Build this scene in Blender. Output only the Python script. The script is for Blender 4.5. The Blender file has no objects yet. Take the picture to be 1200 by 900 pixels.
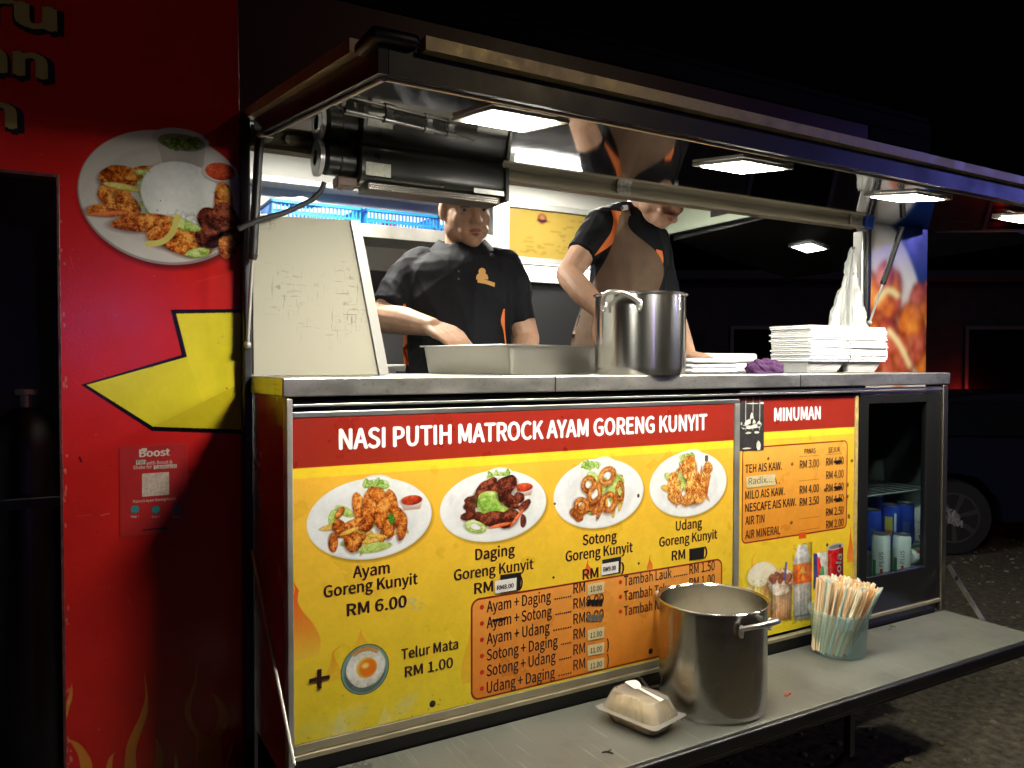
import bpy, bmesh, math, random
import numpy as np
from mathutils import Vector, Matrix
from mathutils.bvhtree import BVHTree

C = bpy.context
SC = C.scene
COL = SC.collection
rad = math.radians

# ------------------------------------------------------------------ camera, world, exposure
EYE = Vector((0.0, 0.0, 1.5))
FPX = 928.0                                   # focal length in pixels of a 1200 x 900 frame
YAW, PITCH, ROLL = rad(29.95), rad(-1.42), rad(0.05)
FW = Vector((math.sin(YAW)*math.cos(PITCH), math.cos(YAW)*math.cos(PITCH), math.sin(PITCH)))
RT = Vector((math.cos(YAW), -math.sin(YAW), 0))
UP = RT.cross(FW)
RT2 = RT*math.cos(ROLL) + UP*math.sin(ROLL)
UP2 = -RT*math.sin(ROLL) + UP*math.cos(ROLL)
cam_data = bpy.data.cameras.new('camera')
cam = bpy.data.objects.new('camera', cam_data)
COL.objects.link(cam)
cam.matrix_world = Matrix((( RT2.x, UP2.x, -FW.x, EYE.x), (RT2.y, UP2.y, -FW.y, EYE.y), (RT2.z, UP2.z, -FW.z, EYE.z), (0,0,0,1)))
cam_data.sensor_width = 36
cam_data.lens = 36*FPX/1200
cam_data.clip_start = 0.05
cam_data.clip_end = 2000
SC.camera = cam

world = bpy.data.worlds.new('World')
SC.world = world
world.use_nodes = True
_nt = world.node_tree
_sky = _nt.nodes.new('ShaderNodeTexSky')
_sky.sky_type = 'NISHITA'
_sky.sun_disc = False
_sky.sun_elevation = rad(-4)
_sky.sun_rotation = rad(200)
_bg = _nt.nodes['Background']
_nt.links.new(_sky.outputs[0], _bg.inputs[0])
_bg.inputs[1].default_value = 0.012           # night

SC.view_settings.view_transform = 'Standard'
SC.view_settings.look = 'None'
SC.view_settings.exposure = 0.35
SC.view_settings.gamma = 1.0
SC.view_settings.use_curve_mapping = False
SC.render.engine = 'CYCLES'
SC.cycles.use_denoising = True
SC.cycles.max_bounces = 8
SC.cycles.transparent_max_bounces = 12
SC.cycles.caustics_reflective = False
SC.cycles.caustics_refractive = False
SC.cycles.sample_clamp_indirect = 6

LED = 215.0                                   # radiance of the hatch light panels
LED_IN = 140.0                                 # radiance of the light panels in the kitchen


def disk_light(name, loc, aim, size, power, col):
    l = bpy.data.lights.new(name, 'AREA')
    l.shape = 'DISK'
    l.size = size
    l.energy = power
    l.color = col
    o = bpy.data.objects.new(name, l)
    COL.objects.link(o)
    o.location = loc
    o.rotation_euler = (Vector(aim) - Vector(loc)).to_track_quat('-Z', 'Y').to_euler()
    return o


# blue-violet neon across the road: the photograph shows it mirrored in the vinyl and the steel
disk_light('neon_light', (10.5, -3.2, 3.6), (2.8, 1.93, 1.65), 0.9, 36, (0.22, 0.22, 1.0))
disk_light('neon_light', (0.55, -6.2, 1.85), (0.2, 1.93, 1.5), 0.13, 4.5, (0.45, 0.3, 1.0))
# added warm fill light behind the viewer, unseen, lifting ground and hatch trim
disk_light('added_warm_fill', (7.5, -9.0, 6.5), (1.5, 1.9, 1.2), 0.6, 40, (1.0, .78, .45))


# ------------------------------------------------------------------ survey: photo pixel -> point of the place
def ray(px, py):
    return RT2*((px-600)/FPX) - UP2*((py-450)/FPX) + FW
def onY(px, py, y):
    v = ray(px, py); return EYE + v*(y/v.y)
def onZ(px, py, z):
    v = ray(px, py); return EYE + v*((z-1.5)/v.z)
def onX(px, py, x):
    v = ray(px, py); return EYE + v*(x/v.x)
def at(px, py, d):
    return EYE + ray(px, py)*d
FRONT = 1.6          # counter front plane
WALL = 1.93          # outer wall plane of the truck
HSL = (2.035-1.922)/(1.93-1.10)               # fall of the hatch underside per metre
def hz(y):
    return 1.922 + (y-1.10)*HSL               # height of the hatch underside


# ------------------------------------------------------------------ materials
MATS = {}
def nodes_of(m):
    return m.node_tree.nodes, m.node_tree.links
def mat(name, col, rough=0.5, metal=0.0, noise=0.0, nscale=8.0, bump=0.0, bscale=60.0, rvar=0.0, spec=None,
        coat=0.0, emit=None, estr=0.0, sub=0.0, stretch=None, alpha=None):
    """Principled material; noise varies the colour, rvar the roughness, bump the surface."""
    if name in MATS:
        return MATS[name]
    m = bpy.data.materials.new(name)
    m.use_nodes = True
    N, L = nodes_of(m)
    b = N['Principled BSDF']
    b.inputs['Base Color'].default_value = (*col, 1)
    b.inputs['Roughness'].default_value = rough
    b.inputs['Metallic'].default_value = metal
    if spec is not None:
        b.inputs['Specular IOR Level'].default_value = spec
    if coat:
        b.inputs['Coat Weight'].default_value = coat
        b.inputs['Coat Roughness'].default_value = 0.08
    if emit:
        b.inputs['Emission Color'].default_value = (*emit, 1)
        b.inputs['Emission Strength'].default_value = estr
    if sub:
        b.inputs['Subsurface Weight'].default_value = sub
        b.inputs['Subsurface Radius'].default_value = (0.012, 0.005, 0.003)
        b.inputs['Subsurface Scale'].default_value = 0.6
    if noise or rvar or bump:
        tc = N.new('ShaderNodeTexCoord')
        mp = N.new('ShaderNodeMapping')
        L.new(tc.outputs['Object'], mp.inputs[0])
        if stretch:
            mp.inputs['Scale'].default_value = stretch
        nz = N.new('ShaderNodeTexNoise')
        nz.inputs['Scale'].default_value = nscale
        nz.inputs['Detail'].default_value = 6
        nz.inputs['Roughness'].default_value = 0.65
        L.new(mp.outputs[0], nz.inputs['Vector'])
        if noise:
            mx = N.new('ShaderNodeMix'); mx.data_type = 'RGBA'
            lo = [max(0, c*(1-noise)) for c in col]; hi = [min(1, c*(1+noise)) for c in col]
            mx.inputs['A'].default_value = (*lo, 1); mx.inputs['B'].default_value = (*hi, 1)
            cr = N.new('ShaderNodeMapRange'); cr.inputs[1].default_value = 0.3; cr.inputs[2].default_value = 0.7
            L.new(nz.outputs[0], cr.inputs[0]); L.new(cr.outputs[0], mx.inputs['Factor'])
            L.new(mx.outputs['Result'], b.inputs['Base Color'])
        if rvar:
            mr = N.new('ShaderNodeMapRange')
            mr.inputs[1].default_value = 0.3; mr.inputs[2].default_value = 0.7
            mr.inputs[3].default_value = max(0.02, rough-rvar); mr.inputs[4].default_value = rough+rvar
            L.new(nz.outputs[0], mr.inputs[0]); L.new(mr.outputs[0], b.inputs['Roughness'])
        if bump:
            n2 = N.new('ShaderNodeTexNoise'); n2.inputs['Scale'].default_value = bscale; n2.inputs['Detail'].default_value = 4
            L.new(mp.outputs[0], n2.inputs['Vector'])
            bp = N.new('ShaderNodeBump'); bp.inputs['Strength'].default_value = bump; bp.inputs['Distance'].default_value = 0.01
            L.new(n2.outputs[0], bp.inputs['Height']); L.new(bp.outputs[0], b.inputs['Normal'])
    MATS[name] = m
    return m


def emitter(name, col, strength):
    m = bpy.data.materials.new(name); m.use_nodes = True
    N, L = nodes_of(m)
    N.remove(N['Principled BSDF'])
    e = N.new('ShaderNodeEmission'); e.inputs[0].default_value = (*col, 1); e.inputs[1].default_value = strength
    L.new(e.outputs[0], N['Material Output'].inputs[0])
    return m


def entry_fresnel(N, L, ior):
    """Fresnel weight on the faces where light enters the thin sheet, none where it leaves"""
    f = N.new('ShaderNodeFresnel'); f.inputs[0].default_value = ior
    g = N.new('ShaderNodeNewGeometry')
    i = N.new('ShaderNodeMath'); i.operation = 'SUBTRACT'; i.inputs[0].default_value = 1
    L.new(g.outputs['Backfacing'], i.inputs[1])
    m = N.new('ShaderNodeMath'); m.operation = 'MULTIPLY'
    L.new(f.outputs[0], m.inputs[0]); L.new(i.outputs[0], m.inputs[1])
    return m


def window_glass(name, tint, refl_rough=0.02, clear=0.92):
    """Thin pane: clear with a Fresnel reflection."""
    m = bpy.data.materials.new(name); m.use_nodes = True
    N, L = nodes_of(m)
    N.remove(N['Principled BSDF'])
    t = N.new('ShaderNodeBsdfTransparent'); t.inputs[0].default_value = (*[c*clear for c in tint], 1)
    g = N.new('ShaderNodeBsdfGlossy'); g.inputs['Roughness'].default_value = refl_rough
    f = entry_fresnel(N, L, 1.5)
    x = N.new('ShaderNodeMixShader')
    L.new(f.outputs[0], x.inputs[0]); L.new(t.outputs[0], x.inputs[1]); L.new(g.outputs[0], x.inputs[2])
    L.new(x.outputs[0], N['Material Output'].inputs[0])
    return m


def milky(name, col, clear, rough=0.25):
    """Thin translucent plastic: part clear, part scattering, a soft shine."""
    m = bpy.data.materials.new(name); m.use_nodes = True
    N, L = nodes_of(m)
    N.remove(N['Principled BSDF'])
    t = N.new('ShaderNodeBsdfTransparent'); t.inputs[0].default_value = (*col, 1)
    d = N.new('ShaderNodeBsdfDiffuse'); d.inputs[0].default_value = (*col, 1)
    tl = N.new('ShaderNodeBsdfTranslucent'); tl.inputs[0].default_value = (*col, 1)
    a = N.new('ShaderNodeMixShader'); a.inputs[0].default_value = 0.5
    L.new(d.outputs[0], a.inputs[1]); L.new(tl.outputs[0], a.inputs[2])
    b = N.new('ShaderNodeMixShader'); b.inputs[0].default_value = clear
    L.new(a.outputs[0], b.inputs[1]); L.new(t.outputs[0], b.inputs[2])
    g = N.new('ShaderNodeBsdfGlossy'); g.inputs['Roughness'].default_value = rough
    f = entry_fresnel(N, L, 1.45)
    x = N.new('ShaderNodeMixShader')
    L.new(f.outputs[0], x.inputs[0]); L.new(b.outputs[0], x.inputs[1]); L.new(g.outputs[0], x.inputs[2])
    L.new(x.outputs[0], N['Material Output'].inputs[0])
    return m


STEEL = mat('brushed_steel', (0.66, 0.65, 0.61), 0.36, 1.0, noise=0.05, nscale=5, rvar=0.05)
STEEL_H = mat('brushed_steel_level', (0.66, 0.64, 0.57), 0.35, 0.95, noise=0.22, nscale=7, rvar=0.05, stretch=(1, 2.5, 2.5))
STEEL_D = mat('dull_steel', (0.45, 0.44, 0.40), 0.5, .8, noise=0.15, nscale=12, rvar=0.08)
ALU = mat('aluminium', (0.55, 0.52, 0.45), 0.33, 1.0, noise=0.12, nscale=20, rvar=0.1)
BLACK = mat('black_paint', (0.012, 0.012, 0.013), 0.38, 0.0, rvar=0.08, nscale=20)
RUBBER = mat('black_rubber', (0.018, 0.018, 0.018), 0.6)
RED = mat('red_vinyl', (0.36, 0.012, 0.012), 0.22, rvar=0.05, nscale=6)
WHITE = mat('white_laminate', (0.72, 0.74, 0.70), 0.35, noise=0.04)


# ------------------------------------------------------------------ mesh helpers
ORG = {}
class MB:
    """Collects shapes; build() links them as one mesh object."""
    def __init__(self):
        self.bm = bmesh.new()
    def _xf(self, verts, M):
        bmesh.ops.transform(self.bm, matrix=M, verts=verts)
    def box(self, lo, hi, bevel=0.0, seg=2, M=None):
        lo = Vector(lo); hi = Vector(hi)
        r = bmesh.ops.create_cube(self.bm, size=1.0)
        vs = r['verts']
        s = hi-lo; c = (hi+lo)/2
        bmesh.ops.transform(self.bm, matrix=Matrix.Translation(c) @ Matrix.Diagonal((s.x, s.y, s.z, 1)), verts=vs)
        if bevel:
            es = list({e for v in vs for e in v.link_edges})
            out = bmesh.ops.bevel(self.bm, geom=es, offset=bevel, segments=seg, profile=0.5, affect='EDGES')
            vs = list({v for f in out['faces'] for v in f.verts} | {v for v in vs if v.is_valid})
        if M is not None:
            self._xf(vs, M)
        return vs
    def hexa(self, P):
        """eight corners: bottom four, top four, same order"""
        v = [self.bm.verts.new(Vector(p)) for p in P]
        for f in ((3,2,1,0), (4,5,6,7), (0,1,5,4), (1,2,6,5), (2,3,7,6), (3,0,4,7)):
            self.bm.faces.new([v[i] for i in f])
        return v
    def quad(self, P, uv=None):
        v = [self.bm.verts.new(Vector(p)) for p in P]
        f = self.bm.faces.new(v)
        if uv:
            lay = self.bm.loops.layers.uv.verify()
            for l, t in zip(f.loops, uv):
                l[lay].uv = t
        return f
    def rings(self, R, cap0=True, cap1=True, closed=True):
        """loft through rings of points"""
        V = [[self.bm.verts.new(Vector(p)) for p in r] for r in R]
        n = len(V[0])
        for a, b in zip(V, V[1:]):
            for i in range(n if closed else n-1):
                j = (i+1) % n
                self.bm.faces.new((a[i], a[j], b[j], b[i]))
        if cap0: self.bm.faces.new(list(reversed(V[0])))
        if cap1: self.bm.faces.new(V[-1])
        return V
    def tube(self, pts, r, n=10, cap=True):
        pts = [Vector(p) for p in pts]
        rr = r if isinstance(r, (list, tuple)) else [r]*len(pts)
        R = []
        prev = None
        for i, p in enumerate(pts):
            d = (pts[min(i+1, len(pts)-1)] - pts[max(i-1, 0)]).normalized()
            a = prev if prev is not None else (Vector((0, 0, 1)) if abs(d.z) < 0.9 else Vector((1, 0, 0)))
            a = (a - d*a.dot(d)).normalized(); prev = a
            b = d.cross(a)
            R.append([p + (a*math.cos(t) + b*math.sin(t))*rr[i] for t in [2*math.pi*k/n for k in range(n)]])
        self.rings(R, cap, cap)
    def lathe(self, prof, c=(0, 0, 0), n=48, M=None, close=False):
        """prof: (radius, height) pairs turned about z"""
        R = []
        c = Vector(c)
        for r, h in prof:
            ring = [Vector((r*math.cos(2*math.pi*k/n), r*math.sin(2*math.pi*k/n), h)) for k in range(n)]
            if M is not None: ring = [M @ p for p in ring]
            R.append([c+p for p in ring])
        self.rings(R, not close, not close)
    def ball(self, c, r, n=16, scale=None, M=None):
        c = Vector(c); s = scale if scale else (r, r, r); nv = max(6, n//2)
        T = (M.to_3x3() if M is not None else Matrix.Identity(3)) @ Matrix.Diagonal(s)
        V = self.bm.verts.new; F = self.bm.faces.new
        top = V(c+T @ Vector((0, 0, 1))); bot = V(c+T @ Vector((0, 0, -1))); R = []
        for j in range(1, nv):
            p = math.pi*j/nv; z, q = math.cos(p), math.sin(p)
            R.append([V(c+T @ Vector((q*math.cos(2*math.pi*k/n), q*math.sin(2*math.pi*k/n), z))) for k in range(n)])
        for k in range(n):
            l = (k+1) % n
            F((top, R[0][k], R[0][l])); F((bot, R[-1][l], R[-1][k]))
            for A, B in zip(R, R[1:]): F((A[k], B[k], B[l], A[l]))
    def cone(self, a, b, ra, rb, n=14):
        self.tube([a, b], [ra, rb], n)
    def chain(self, P, R):
        """round limb: balls at the joints, cones between"""
        P = [Vector(p) for p in P]
        for p, r in zip(P, R): self.ball(p, r, 14)
        for i in range(len(P)-1):
            if (P[i+1]-P[i]).length > 1e-4: self.cone(P[i], P[i+1], R[i], R[i+1])
    def prism(self, poly, axis_vec):
        """poly: 3-D points of a planar outline, pushed along axis_vec"""
        a = [self.bm.verts.new(Vector(p)) for p in poly]
        b = [self.bm.verts.new(Vector(p)+Vector(axis_vec)) for p in poly]
        n = len(a)
        self.bm.faces.new(a); self.bm.faces.new(list(reversed(b)))
        for i in range(n):
            j = (i+1) % n
            self.bm.faces.new((a[j], a[i], b[i], b[j]))
    def mesh(self, name, o=(0, 0, 0), smooth=False, fix=True):
        if fix: bmesh.ops.recalc_face_normals(self.bm, faces=self.bm.faces)
        bmesh.ops.translate(self.bm, vec=-Vector(o), verts=self.bm.verts)
        me = bpy.data.meshes.new(name)
        self.bm.to_mesh(me); self.bm.free()
        if smooth:
            me.polygons.foreach_set('use_smooth', [True]*len(me.polygons))
            try: me.set_sharp_from_angle(angle=rad(38))
            except Exception: pass
        return me
    def build(self, name, m, parent=None, smooth=False, fix=True, origin=None):
        o = ORG.get(parent.name, Vector()) if parent else Vector(origin if origin else (0, 0, 0))
        me = self.mesh(name, o, smooth, fix)
        ob = bpy.data.objects.new(name, me)
        for x in (m if isinstance(m, (list, tuple)) else [m]):
            me.materials.append(x)
        COL.objects.link(ob)
        if parent: ob.parent = parent
        else: ob.location = o
        ORG[ob.name] = o
        return ob


def put(name, me, m, parent):
    """link a ready mesh (world coordinates) as a part"""
    o = ORG.get(parent.name, Vector())
    me.transform(Matrix.Translation(-o))
    me.materials.clear(); me.materials.append(m)
    ob = bpy.data.objects.new(name, me); COL.objects.link(ob); ob.parent = parent
    ORG[ob.name] = o
    return ob


def tag(o, label, cat=None, group=None):
    o['label'] = label
    if cat: o['category'] = cat
    if group: o['group'] = group
    return o
def thing(name, loc, label, cat, group=None):
    o = bpy.data.objects.new(name, None)
    o.empty_display_size = 0.05
    COL.objects.link(o)
    o.location = loc
    ORG[o.name] = Vector(loc)
    return tag(o, label, cat, group)
def clone(o, parent=None):
    c = o.copy(); COL.objects.link(c)
    if parent: c.parent = parent
    ORG[c.name] = ORG.get(o.name, Vector())
    for ch in list(o.children): clone(ch, c)
    return c


BENCH = bpy.data.scenes.new('bench')           # work bench for making meshes; removed at the end


def fuse(mb, voxel, smooth=4, factor=0.5):
    """union of overlapping closed shapes as one skin"""
    me = mb.mesh('tmp')
    ob = bpy.data.objects.new('tmp', me); BENCH.collection.objects.link(ob)
    r = ob.modifiers.new('r', 'REMESH'); r.mode = 'VOXEL'; r.voxel_size = voxel; r.use_smooth_shade = True
    if smooth:
        s = ob.modifiers.new('s', 'SMOOTH'); s.iterations = smooth; s.factor = factor
    with C.temp_override(scene=BENCH, view_layer=BENCH.view_layers[0]):
        dg = C.evaluated_depsgraph_get(); dg.update()
    out = bpy.data.meshes.new_from_object(ob.evaluated_get(dg))
    bpy.data.objects.remove(ob); bpy.data.meshes.remove(me)
    out.polygons.foreach_set('use_smooth', [True]*len(out.polygons))
    return out


# ------------------------------------------------------------------ lettering
try:
    FONT = bpy.data.fonts.load(bpy.utils.system_resource('DATAFILES', path='fonts') + '/Noto Sans CJK Regular.woff2')   # ships with Blender
except Exception:
    FONT = None
def raw_text(s, bold=0.0, res=3):
    cu = bpy.data.curves.new('t', 'FONT')
    cu.body = s; cu.resolution_u = res; cu.size = 1
    if FONT: cu.font = FONT
    ob = bpy.data.objects.new('t', cu); BENCH.collection.objects.link(ob)
    with C.temp_override(scene=BENCH, view_layer=BENCH.view_layers[0]):
        dg = C.evaluated_depsgraph_get(); dg.update()
    me = bpy.data.meshes.new_from_object(ob.evaluated_get(dg))
    bpy.data.objects.remove(ob); bpy.data.curves.remove(cu)
    return me
_h = raw_text('H')
CAP = max(v.co.y for v in _h.vertices)
bpy.data.meshes.remove(_h)
def lettering(name, s, x0, x1, zb, cap, y, m, parent, bold=0.012, slant=0.0, xdir=(1, 0, 0), zdir=(0, 0, 1), org=None):
    """text fitted between x0 and x1 on a plane facing -Y; slant = rise of the baseline end to end"""
    me = raw_text(s, bold)
    if bold > 0:                       # heavier strokes: the same outline laid again a hair to each side
        bm = bmesh.new(); bm.from_mesh(me); n0 = list(bm.faces)
        for k, (dx, dy) in enumerate(((1, 0), (-1, 0), (0, .6), (0, -.6))):
            r_ = bmesh.ops.duplicate(bm, geom=n0)
            vs_ = [e for e in r_['geom'] if isinstance(e, bmesh.types.BMVert)]
            bmesh.ops.translate(bm, vec=(dx*bold*1.5*CAP/.7, dy*bold*1.5*CAP/.7, .00004*(k+1)), verts=vs_)
        bm.to_mesh(me); bm.free()
    xs = [v.co.x for v in me.vertices]
    a, b = min(xs), max(xs)
    sx = (x1-x0)/max(b-a, 1e-6); sz = cap/CAP
    for v in me.vertices:
        u = (v.co.x-a)*sx
        w = v.co.y*sz + slant*(v.co.x-a)/(b-a)
        if org is None:
            v.co = Vector((x0+u, y-v.co.z, zb+w))
        else:
            v.co = Vector(org) + Vector(xdir)*u + Vector(zdir)*w
    return put(name, me, m, parent)


# ------------------------------------------------------------------ printed artwork, painted by code on the boards' own surface
_rs = np.random.RandomState(5)
def _noise_tile(n=512):
    out = np.zeros((n, n)); fx = np.fft.fftfreq(n)[:, None]; fy = np.fft.fftfreq(n)[None, :]
    k = np.sqrt(fx*fx+fy*fy); k[0, 0] = 1
    spec = np.fft.fft2(_rs.randn(n, n)) / (k**1.35 + 0.002)
    out = np.fft.ifft2(spec).real
    out = (out-out.mean())/out.std()
    return np.clip(out*0.28+0.5, 0, 1)
NOISE = _noise_tile()
class Print:
    """flat print covering x0..x1, z0..z1 metres of a board"""
    def __init__(self, x0, x1, z0, z1, ppm, base):
        self.x0, self.z0, self.ppm = x0, z0, ppm
        self.w = int((x1-x0)*ppm); self.h = int((z1-z0)*ppm)
        self.x1, self.z1 = x1, z1
        self.a = np.empty((self.h, self.w, 3), np.float32)
        self.a[:] = np.array(base, np.float32)/255
    def win(self, xa, xb, za, zb):
        i0 = max(0, int((xa-self.x0)*self.ppm)-2); i1 = min(self.w, int((xb-self.x0)*self.ppm)+3)
        j0 = max(0, int((za-self.z0)*self.ppm)-2); j1 = min(self.h, int((zb-self.z0)*self.ppm)+3)
        if i1 <= i0 or j1 <= j0: return None
        X, Z = np.meshgrid((np.arange(i0, i1)+.5)/self.ppm+self.x0, (np.arange(j0, j1)+.5)/self.ppm+self.z0)
        return (slice(j0, j1), slice(i0, i1)), X, Z
    def mix(self, s, col, al):
        a = self.a[s]; al = np.clip(al, 0, 1)[..., None]
        self.a[s] = a*(1-al)+col*al
    def tex(self, X, Z, sc, seed):
        r = random.Random(seed); ox, oz = r.randrange(512), r.randrange(512)
        return NOISE[((Z*sc).astype(int)+oz) % 512, ((X*sc).astype(int)+ox) % 512]
    def gradz(self, za, zb, ca, cb, xa=None, xb=None):
        w = self.win(xa if xa is not None else self.x0, xb if xb is not None else self.x1, za, zb)
        if not w: return
        s, X, Z = w
        t = np.clip((Z-za)/(zb-za), 0, 1)[..., None]
        self.a[s] = (np.array(ca)*(1-t)+np.array(cb)*t)/255
    def ell(self, cx, cz, rx, rz, col, rot=0.0, al=1.0, edge=None, soft=0.0):
        R = max(rx, rz)*1.1+soft
        w = self.win(cx-R, cx+R, cz-R, cz+R)
        if not w: return
        s, X, Z = w
        c, n = math.cos(rot), math.sin(rot)
        u = ((X-cx)*c+(Z-cz)*n)/rx; v = (-(X-cx)*n+(Z-cz)*c)/rz
        q = np.sqrt(u*u+v*v)
        d = (1-q)*min(rx, rz)*self.ppm
        m = np.clip(d+.5, 0, 1) if not soft else np.clip((1-q)*min(rx, rz)/soft+.5, 0, 1)
        self.mix(s, np.array(col)/255, m*al)
    def ring(self, cx, cz, rx, rz, wd, col, rot=0.0, al=1.0):
        R = max(rx, rz)*1.15
        w = self.win(cx-R, cx+R, cz-R, cz+R)
        if not w: return
        s, X, Z = w
        c, n = math.cos(rot), math.sin(rot)
        u = ((X-cx)*c+(Z-cz)*n)/rx; v = (-(X-cx)*n+(Z-cz)*c)/rz
        d = np.abs(np.sqrt(u*u+v*v)-1)*min(rx, rz)
        self.mix(s, np.array(col)/255, np.clip((wd/2-d)*self.ppm+.5, 0, 1)*al)
    def poly(self, P, col, al=1.0, col2=None):
        xs = [p[0] for p in P]; zs = [p[1] for p in P]
        w = self.win(min(xs), max(xs), min(zs), max(zs))
        if not w: return
        s, X, Z = w
        acc = np.zeros_like(X)
        for ox in (-.25, .25):
            for oz in (-.25, .25):
                x = X+ox/self.ppm; z = Z+oz/self.ppm
                ins = np.zeros(X.shape, bool)
                for (xa, za), (xb, zb) in zip(P, P[1:]+P[:1]):
                    if za == zb: continue
                    c = ((za > z) != (zb > z)) & (x < (xb-xa)*(z-za)/(zb-za)+xa)
                    ins ^= c
                acc += ins
        col = np.array(col)/255.
        if col2 is not None:
            t = np.clip((Z-min(zs))/(max(zs)-min(zs)), 0, 1)[..., None]
            col = col*(1-t)+np.array(col2)/255.*t
        self.mix(s, col, acc/4*al)
    def line(self, P, wd, col, al=1.0):
        for a, b in zip(P, P[1:]):
            w = self.win(min(a[0], b[0])-wd, max(a[0], b[0])+wd, min(a[1], b[1])-wd, max(a[1], b[1])+wd)
            if not w: continue
            s, X, Z = w
            dx, dz = b[0]-a[0], b[1]-a[1]; l2 = dx*dx+dz*dz+1e-12
            t = np.clip(((X-a[0])*dx+(Z-a[1])*dz)/l2, 0, 1)
            d = np.hypot(X-a[0]-t*dx, Z-a[1]-t*dz)
            self.mix(s, np.array(col)/255, np.clip((wd/2-d)*self.ppm+.5, 0, 1)*al)
    def rrect(self, xa, xb, za, zb, r, col, al=1.0, line=None, lw=0.0, colb=None):
        w = self.win(xa, xb, za, zb)
        if not w: return
        s, X, Z = w
        qx = np.abs(X-(xa+xb)/2)-(xb-xa)/2+r; qz = np.abs(Z-(za+zb)/2)-(zb-za)/2+r
        d = np.hypot(np.maximum(qx, 0), np.maximum(qz, 0))+np.minimum(np.maximum(qx, qz), 0)-r
        c = np.array(col)/255.
        if colb is not None:
            t = np.clip((Z-za)/(zb-za), 0, 1)[..., None]; c = np.array(colb)/255.*(1-t)+c*t
        self.mix(s, c, np.clip(-d*self.ppm+.5, 0, 1)*al)
        if line is not None:
            self.mix(s, np.array(line)/255, np.clip((lw/2-np.abs(d+lw/2))*self.ppm+.5, 0, 1))
    def food(self, cx, cz, rx, rz, pal, rot=0.0, seed=0, hole=0.0, rough=0.18, tsc=None, contrast=1.0):
        """a piece of fried food in the printed photo: uneven outline, crusty light and dark"""
        R = max(rx, rz)*1.35
        w = self.win(cx-R, cx+R, cz-R, cz+R)
        if not w: return
        s, X, Z = w
        c, n = math.cos(rot), math.sin(rot)
        u = ((X-cx)*c+(Z-cz)*n)/rx; v = (-(X-cx)*n+(Z-cz)*c)/rz
        r = random.Random(seed)
        th = np.arctan2(v, u); q = np.hypot(u, v)
        wob = sum(math.sin(1)*0+np.sin(th*k+r.uniform(0, 6.28))*r.uniform(.3, 1)/k for k in (2, 3, 4, 6, 9))
        q = q*(1+rough*wob*.45)
        tsc = tsc or 30/max(min(rx, rz), 1e-4)
        sh = np.clip((1.22-np.hypot(u+.06, v+.14))*3.2, 0, 1)*.42
        if hole: sh = sh*np.clip((np.hypot(u, v)-hole*.75)*6, 0, 1)
        self.mix(s, np.array(pal[0])/255.*.55, sh)
        t1 = self.tex(X, Z, tsc, seed); t2 = self.tex(X, Z, tsc*3.3, seed+7)
        tone = .5+(t1-.5)*1.15*contrast+(t2-.5)*.8*contrast
        if hole:
            m = np.clip((1-q)*min(rx, rz)*self.ppm+.5, 0, 1)*np.clip((q-hole)*min(rx, rz)*self.ppm+.5, 0, 1)
            prof = 1-np.abs((q-(1+hole)/2)/((1-hole)/2))
        else:
            m = np.clip((1-q)*min(rx, rz)*self.ppm+.5, 0, 1)
            prof = np.sqrt(np.clip(1-q*q, 0, 1))
        lit = tone*.55+prof*.38+(-u*.07+v*.16)
        lit = np.clip(lit, 0, 1)[..., None]
        d, mi, li = [np.array(x)/255. for x in pal]
        col = np.where(lit < .5, d+(mi-d)*lit*2, mi+(li-mi)*(lit-.5)*2)
        self.mix(s, col, m)
    def grain(self, amt, sc=900):
        X, Z = np.meshgrid(np.arange(self.w), np.arange(self.h))
        self.a *= (1+(NOISE[(Z//3) % 512, (X//3) % 512]-.5)*amt)[..., None].astype(np.float32)
    def image(self, name):
        im = bpy.data.images.new(name, self.w, self.h)
        px = np.ones((self.h, self.w, 4), np.float32)
        px[..., :3] = np.clip(self.a, 0, 1)
        im.pixels.foreach_set(px.ravel()); im.update(); im.pack()
        return im
    def material(self, name, rough=0.3, coat=0.0, gain=1.0, bump=0.0):
        m = bpy.data.materials.new(name); m.use_nodes = True
        N, L = nodes_of(m); b = N['Principled BSDF']
        t = N.new('ShaderNodeTexImage'); t.image = self.image(name); t.extension = 'EXTEND'; t.interpolation = 'Cubic'
        b.inputs['Roughness'].default_value = rough
        if coat:
            b.inputs['Coat Weight'].default_value = coat; b.inputs['Coat Roughness'].default_value = 0.12
        tc = N.new('ShaderNodeTexCoord')
        nz = N.new('ShaderNodeTexNoise'); nz.inputs['Scale'].default_value = 9; nz.inputs['Detail'].default_value = 8
        L.new(tc.outputs['Object'], nz.inputs[0])
        # dust and wear: a faint dull film that wanders over the print
        mr = N.new('ShaderNodeMapRange'); mr.inputs[1].default_value = .35; mr.inputs[2].default_value = .75
        mr.inputs[3].default_value = gain*.93; mr.inputs[4].default_value = gain*1.0
        L.new(nz.outputs[0], mr.inputs[0])
        mu = N.new('ShaderNodeMix'); mu.data_type = 'RGBA'; mu.blend_type = 'MULTIPLY'; mu.inputs['Factor'].default_value = 1
        L.new(t.outputs[0], mu.inputs['A']); L.new(mr.outputs[0], mu.inputs['B'])
        L.new(mu.outputs['Result'], b.inputs['Base Color'])
        m2 = N.new('ShaderNodeMapRange'); m2.inputs[1].default_value = .3; m2.inputs[2].default_value = .7
        m2.inputs[3].default_value = rough-.06; m2.inputs[4].default_value = rough+.08
        L.new(nz.outputs[0], m2.inputs[0]); L.new(m2.outputs[0], b.inputs['Roughness'])
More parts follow.
